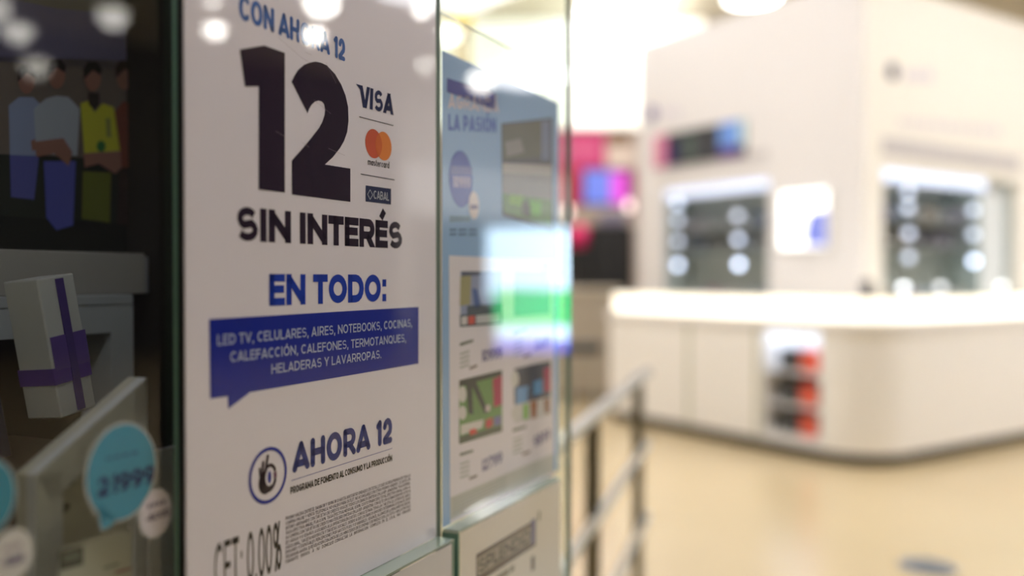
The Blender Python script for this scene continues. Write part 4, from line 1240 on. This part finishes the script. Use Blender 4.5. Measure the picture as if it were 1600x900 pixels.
for px, py, e in ((1424, 300, 1.7), (1424, 324, 1.6), (1425, 365, 1.7), (1425, 402, 1.6), (1526, 328, 1.8), (1526, 366, 1.8), (1527, 408, 4.5)):
    bulb(px, py, 'r', e, 'small round lamp in the right kiosk niche', 'lamps of the right niche')
# goods on the niche shelves
def pack(c, sx, sy_, sz, rgb, label, grp):
    q = kroot('accessory_pack')
    m = MB(); m.box(c[0] - sx / 2, c[0] + sx / 2, c[1] - sy_ / 2, c[1] + sy_ / 2, c[2] + .0005, c[2] + sz); m.build('pack', mat('pack_%d_%d_%d' % rgb, rgb, rough=.5), q, bevel=.003)
    m = MB()
    if sx < sy_: m.box(c[0] - sx / 2 - .001, c[0] - sx / 2 - .0002, c[1] - sy_ * .3, c[1] + sy_ * .3, c[2] + sz * .25, c[2] + sz * .7)
    else: m.box(c[0] - sx * .3, c[0] + sx * .3, c[1] - sy_ / 2 - .001, c[1] - sy_ / 2 - .0002, c[2] + sz * .25, c[2] + sz * .7)
    m.build('window', mat('pack_front', (150, 152, 156), rough=.3), q)
    tag(q, label, 'pack', grp)
pl = [(136, 140, 136), (150, 152, 148), (120, 124, 128), (150, 144, 144), (90, 110, 136), (136, 96, 112), (166, 168, 166)]
for ri, z in enumerate([nz0] + list(reversed(sl))):
    n_ = 7
    for k in range(n_):
        yy = y0 + .09 + (y1 - y0 - .18) * k / (n_ - 1)
        pack((TAx + .22, yy, z), .04, (y1 - y0) / n_ * .78, .12 if ri else .16, random.choice(pl) if k > 0 else (110, 60, 80), 'grey accessory pack on the shelves of the left kiosk niche', 'packs in the left niche')
pr_ = [(150, 156, 154), (180, 164, 138), (216, 180, 130), (120, 140, 156), (160, 152, 170), (100, 94, 102), (184, 184, 180)]
for ri, z in enumerate([nz0] + list(reversed(sr))):
    n_ = 7
    for k in range(n_):
        xx = x0 + .09 + (xm - x0 - .18) * k / (n_ - 1)
        pack((xx, TBy + .22, z), (xm - x0) / n_ * .78, .04, .12 if ri else .15, random.choice(pr_), 'muted accessory pack on the shelves of the right kiosk niche', 'packs in the right niche')

# ================================================================== FAR SHOP
YF = 13.0
def far(px, py, Y=YF):
    r_ = ray(px, py); s_ = Y / r_.y; return r_.x * s_, r_.z * s_ + EYE
def fbox(px0, px1, py0, py1, Y, dep, mt, nm, parent, bevel=0):
    x0, z1 = far(px0, py0, Y); x1, z0 = far(px1, py1, Y)
    m = MB(); m.box(x0, x1, Y, Y + dep, max(z0, 0.0), z1); return m.build(nm, mt, parent, bevel=bevel)
r = empty('pink_shop_front', (0, 0, 0))
fbox(560, 1100, 30, 198, YF, .3, mat('white_fascia_painted_glow', (250, 250, 244), rough=.5, emit=(255, 252, 240), strength=.9), 'fascia', r)  # bright white wall, its strong light put in as glow
fbox(560, 1100, 199, 900, YF + .2, .1, mat('pale_shop_wall', (196, 178, 168), rough=.6), 'back_wall', r)
fbox(840, 946, 204, 262, YF + .1, .05, mat('pink_panel', (212, 62, 124), rough=.5), 'pink_sign', r)
fbox(850, 936, 226, 242, YF + .09, .009, mat('pale_pink_panel', (226, 104, 150), rough=.5), 'pink_sign_band', r)
fbox(870, 911, 263, 345, YF + .1, .05, mat('red_panel', (206, 28, 66), rough=.5), 'red_panel', r)
fbox(911, 992, 262, 345, YF + .15, .04, mat('magenta_panel', (186, 44, 110), rough=.5), 'magenta_panel', r)
fbox(950, 986, 205, 225, YF + .1, .05, mat('brown_picture', (136, 100, 66), rough=.5), 'brown_picture', r)
fbox(948, 992, 226, 262, YF + .1, .05, mat('cream_picture', (226, 206, 190), rough=.5), 'cream_picture', r)
tag(r, 'far pink and white shop front left of the kiosk', 'shop front')
r = empty('television', (0, 0, 0))
YT = YF - .1
fbox(909, 982, 264, 320, YT, .05, BLACK, 'casing', r, .01)
fbox(912, 958, 266, 318, YT - .006, .004, mat('lavender_screen', (20, 20, 30), emit=(130, 150, 255), strength=.9), 'screen_image', r)
fbox(955, 979, 268, 318, YT - .012, .004, mat('magenta_screen', (20, 20, 30), emit=(255, 84, 240), strength=1.0), 'screen_image', r)
x0_, z_ = far(946, 292, YT); m = MB(); m.box(x0_ - .1, x0_ + .1, YT + .0505, YF + .1, z_ - .1, z_ + .1); m.build('wall_bracket', BLACK, r)
tag(r, 'television glowing blue and magenta in the pink shop', 'television')
r = empty('shop_counter', (0, 0, 0))
Y2 = 11.0
fbox(860, 990, 322, 352, Y2 + 1.2, .3, mat('beige_shelf', (176, 164, 146), rough=.5), 'shelf', r)
fbox(860, 990, 353, 430, Y2 + 1.2, .3, mat('dark_shelf_front', (30, 28, 30), rough=.5), 'shelf_front', r)
x0_, z_ = far(870, 431, Y2 + 1.2); x1_, _ = far(990, 431, Y2 + 1.2)
m = MB(); m.box(x0_, x1_, Y2 + 1.22, Y2 + 1.48, 0, z_); m.build('shelf_base', mat('dark_shelf_front', (30, 28, 30)), r)
tag(r, 'dark shop shelf unit below the glowing television', 'shelf unit')
# pink ball balloon
r = empty('pink_balloon', (0, 0, 0))
YB = Y2 + 1.03; x_, z_ = far(905, 370, YB)
m = MB(); m.lathe([(.004, -.20), (.06, -.17), (.13, -.10), (.155, 0), (.13, .09), (.07, .15), (.004, .17)], (x_, YB, z_), 28); m.build('skin', mat('hot_pink_rubber', (236, 36, 112), rough=.3), r, smooth=True)
m = MB(); m.tube((x_, YB, z_ - .2), (x_, YB, 0), .004, 8); m.build('string', WHITE, r)
tag(r, 'hot pink round balloon in the far shop', 'balloon')
# black armchair-like display stand
r = empty('black_cabinet', (0, 0, 0))
fbox(922, 986, 352, 470, Y2 + .5, .35, mat('matt_black', (8, 8, 10), rough=.6), 'body', r, .03)
fbox(936, 980, 330, 351, Y2 + .55, .2, mat('grey_lilac', (128, 120, 138), rough=.5), 'grey_box', r, .02)
fbox(896, 921, 388, 470, Y2 + .5, .35, mat('matt_black', (8, 8, 10)), 'side_body', r, .02)
x0_, z_ = far(896, 470, Y2 + .5); x1_, _ = far(986, 470, Y2 + .5)
m = MB(); m.box(x0_ + .02, x1_ - .02, Y2 + .52, Y2 + .83, 0, z_); m.build('base', mat('matt_black', (8, 8, 10)), r)
tag(r, 'black stepped display cabinet in the far shop', 'cabinet')
# grey beige desk
r = empty('beige_desk', (0, 0, 0))
Y3 = 9.3
x0_, z_ = far(840, 450, Y3); x1_, _ = far(972, 450, Y3)
m = MB(); m.box(x0_, x1_, Y3, Y3 + .5, z_ - .04, z_); m.build('desk_top', mat('beige_top', (196, 184, 164), rough=.4), r, bevel=.005)
m = MB(); m.box(x0_ + .02, x1_ - .02, Y3 + .03, Y3 + .48, 0.06, z_ - .0405); m.build('front_panel', mat('grey_beige_panel', (172, 160, 142), rough=.5), r)
m = MB(); m.box(x0_ + .04, x1_ - .04, Y3 + .06, Y3 + .46, 0, .06); m.build('plinth', mat('grey_plinth', (110, 106, 96), rough=.5), r)
tag(r, 'grey beige desk standing between glass edge and kiosk', 'desk')
r = empty('black_stool', (0, 0, 0))
Y4 = 8.6
x_, z_ = far(912, 535, Y4)
m = MB(); m.lathe([(.17, 0), (.185, .03), (.185, .07), (.16, .095)], (x_, Y4, z_ - .095), 28); m.build('seat', BLACK, r, smooth=True)
for k in range(4):
    a = math.pi / 4 + k * math.pi / 2
    m = MB(); m.tube((x_ + .11 * math.cos(a), Y4 + .11 * math.sin(a), z_ - .096), (x_ + .16 * math.cos(a), Y4 + .16 * math.sin(a), 0), .012, 10); m.build('leg', STEEL, r, smooth=True)
tag(r, 'low black round stool in front of the beige desk', 'stool')
# cream column and yellow sign seen through the glass above the blue notice
r = empty('column', (0, 0, 0))
fbox(706, 736, 40, 600, 8.0, .17, mat('cream_column', (236, 214, 176), rough=.5), 'shaft', r)
x0_, z_ = far(706, 601, 8.0); 
tag(r, 'cream column seen through the glass above the blue notice', 'column')
for ch in r.children:
    me = ch.data
    zmin = min(v.co.z for v in me.vertices)
    for v in me.vertices:
        if v.co.z < zmin + .01: v.co.z = 0.0
r = empty('yellow_sign', (0, 0, 0))
fbox(700, 738, 18, 40, 7.9, .05, mat('yellow_panel', (232, 196, 60), rough=.5), 'panel', r, .005)
x0_, z_ = far(718, 18, 7.92)
m = MB(); m.tube((x0_, 7.92, z_ - .01), (x0_, 7.92, CEIL - .001), .008, 8); m.build('rod', STEEL, r)
tag(r, 'yellow hanging sign above the cream column', 'sign')

# two little warm spot lamps of the far shop
for px, py, word in ((887, 331, 'beside the glass edge'), (983, 322, 'beside the kiosk edge')):
    r = empty('spot_lamp', (0, 0, 0))
    x_, z_ = far(px, py, 10.4)
    m = MB(); m.lathe([(.01, -.05), (.036, -.045), (.045, .0), (.03, .05), (.01, .07)], (x_, 10.4, z_), 20); m.build('lamp', mat('warm_spot', (255, 240, 236), emit=(255, 226, 222), strength=1.6), r, smooth=True)
    m = MB(); m.tube((x_, 10.4, z_ + .069), (x_, 10.4, CEIL - .001), .006, 8); m.build('rod', STEEL, r)
    tag(r, 'small warm hanging lamp %s, before the pink shop' % word, 'lamp')

# white shop front added on the right wall to veil the blue notice
r = empty('added_shop_front', (14.9, 11.6, 0))
m = MB(); m.box(-.06, -.001, -1.6, 3.2, 0, CEIL - .01); m.build('wall_cladding', mat('bright_white_cladding', (246, 246, 246), rough=.5), r)
m = MB(); m.box(-.12, -.0605, -1.5, 3.1, 2.6, 3.6); m.build('fascia', mat('glowing_veil_fascia', (250, 250, 250), rough=.5, emit=(250, 252, 255), strength=1.0), r, bevel=.01)
m = MB(); m.box(-.09, -.0605, -1.2, 1.2, 0, 2.4); m.build('doorway', mat('grey_door_glass', (120, 126, 130), rough=.2), r)
tag(r, 'white shop front added across the hall, veiling the blue notice', 'shop front')
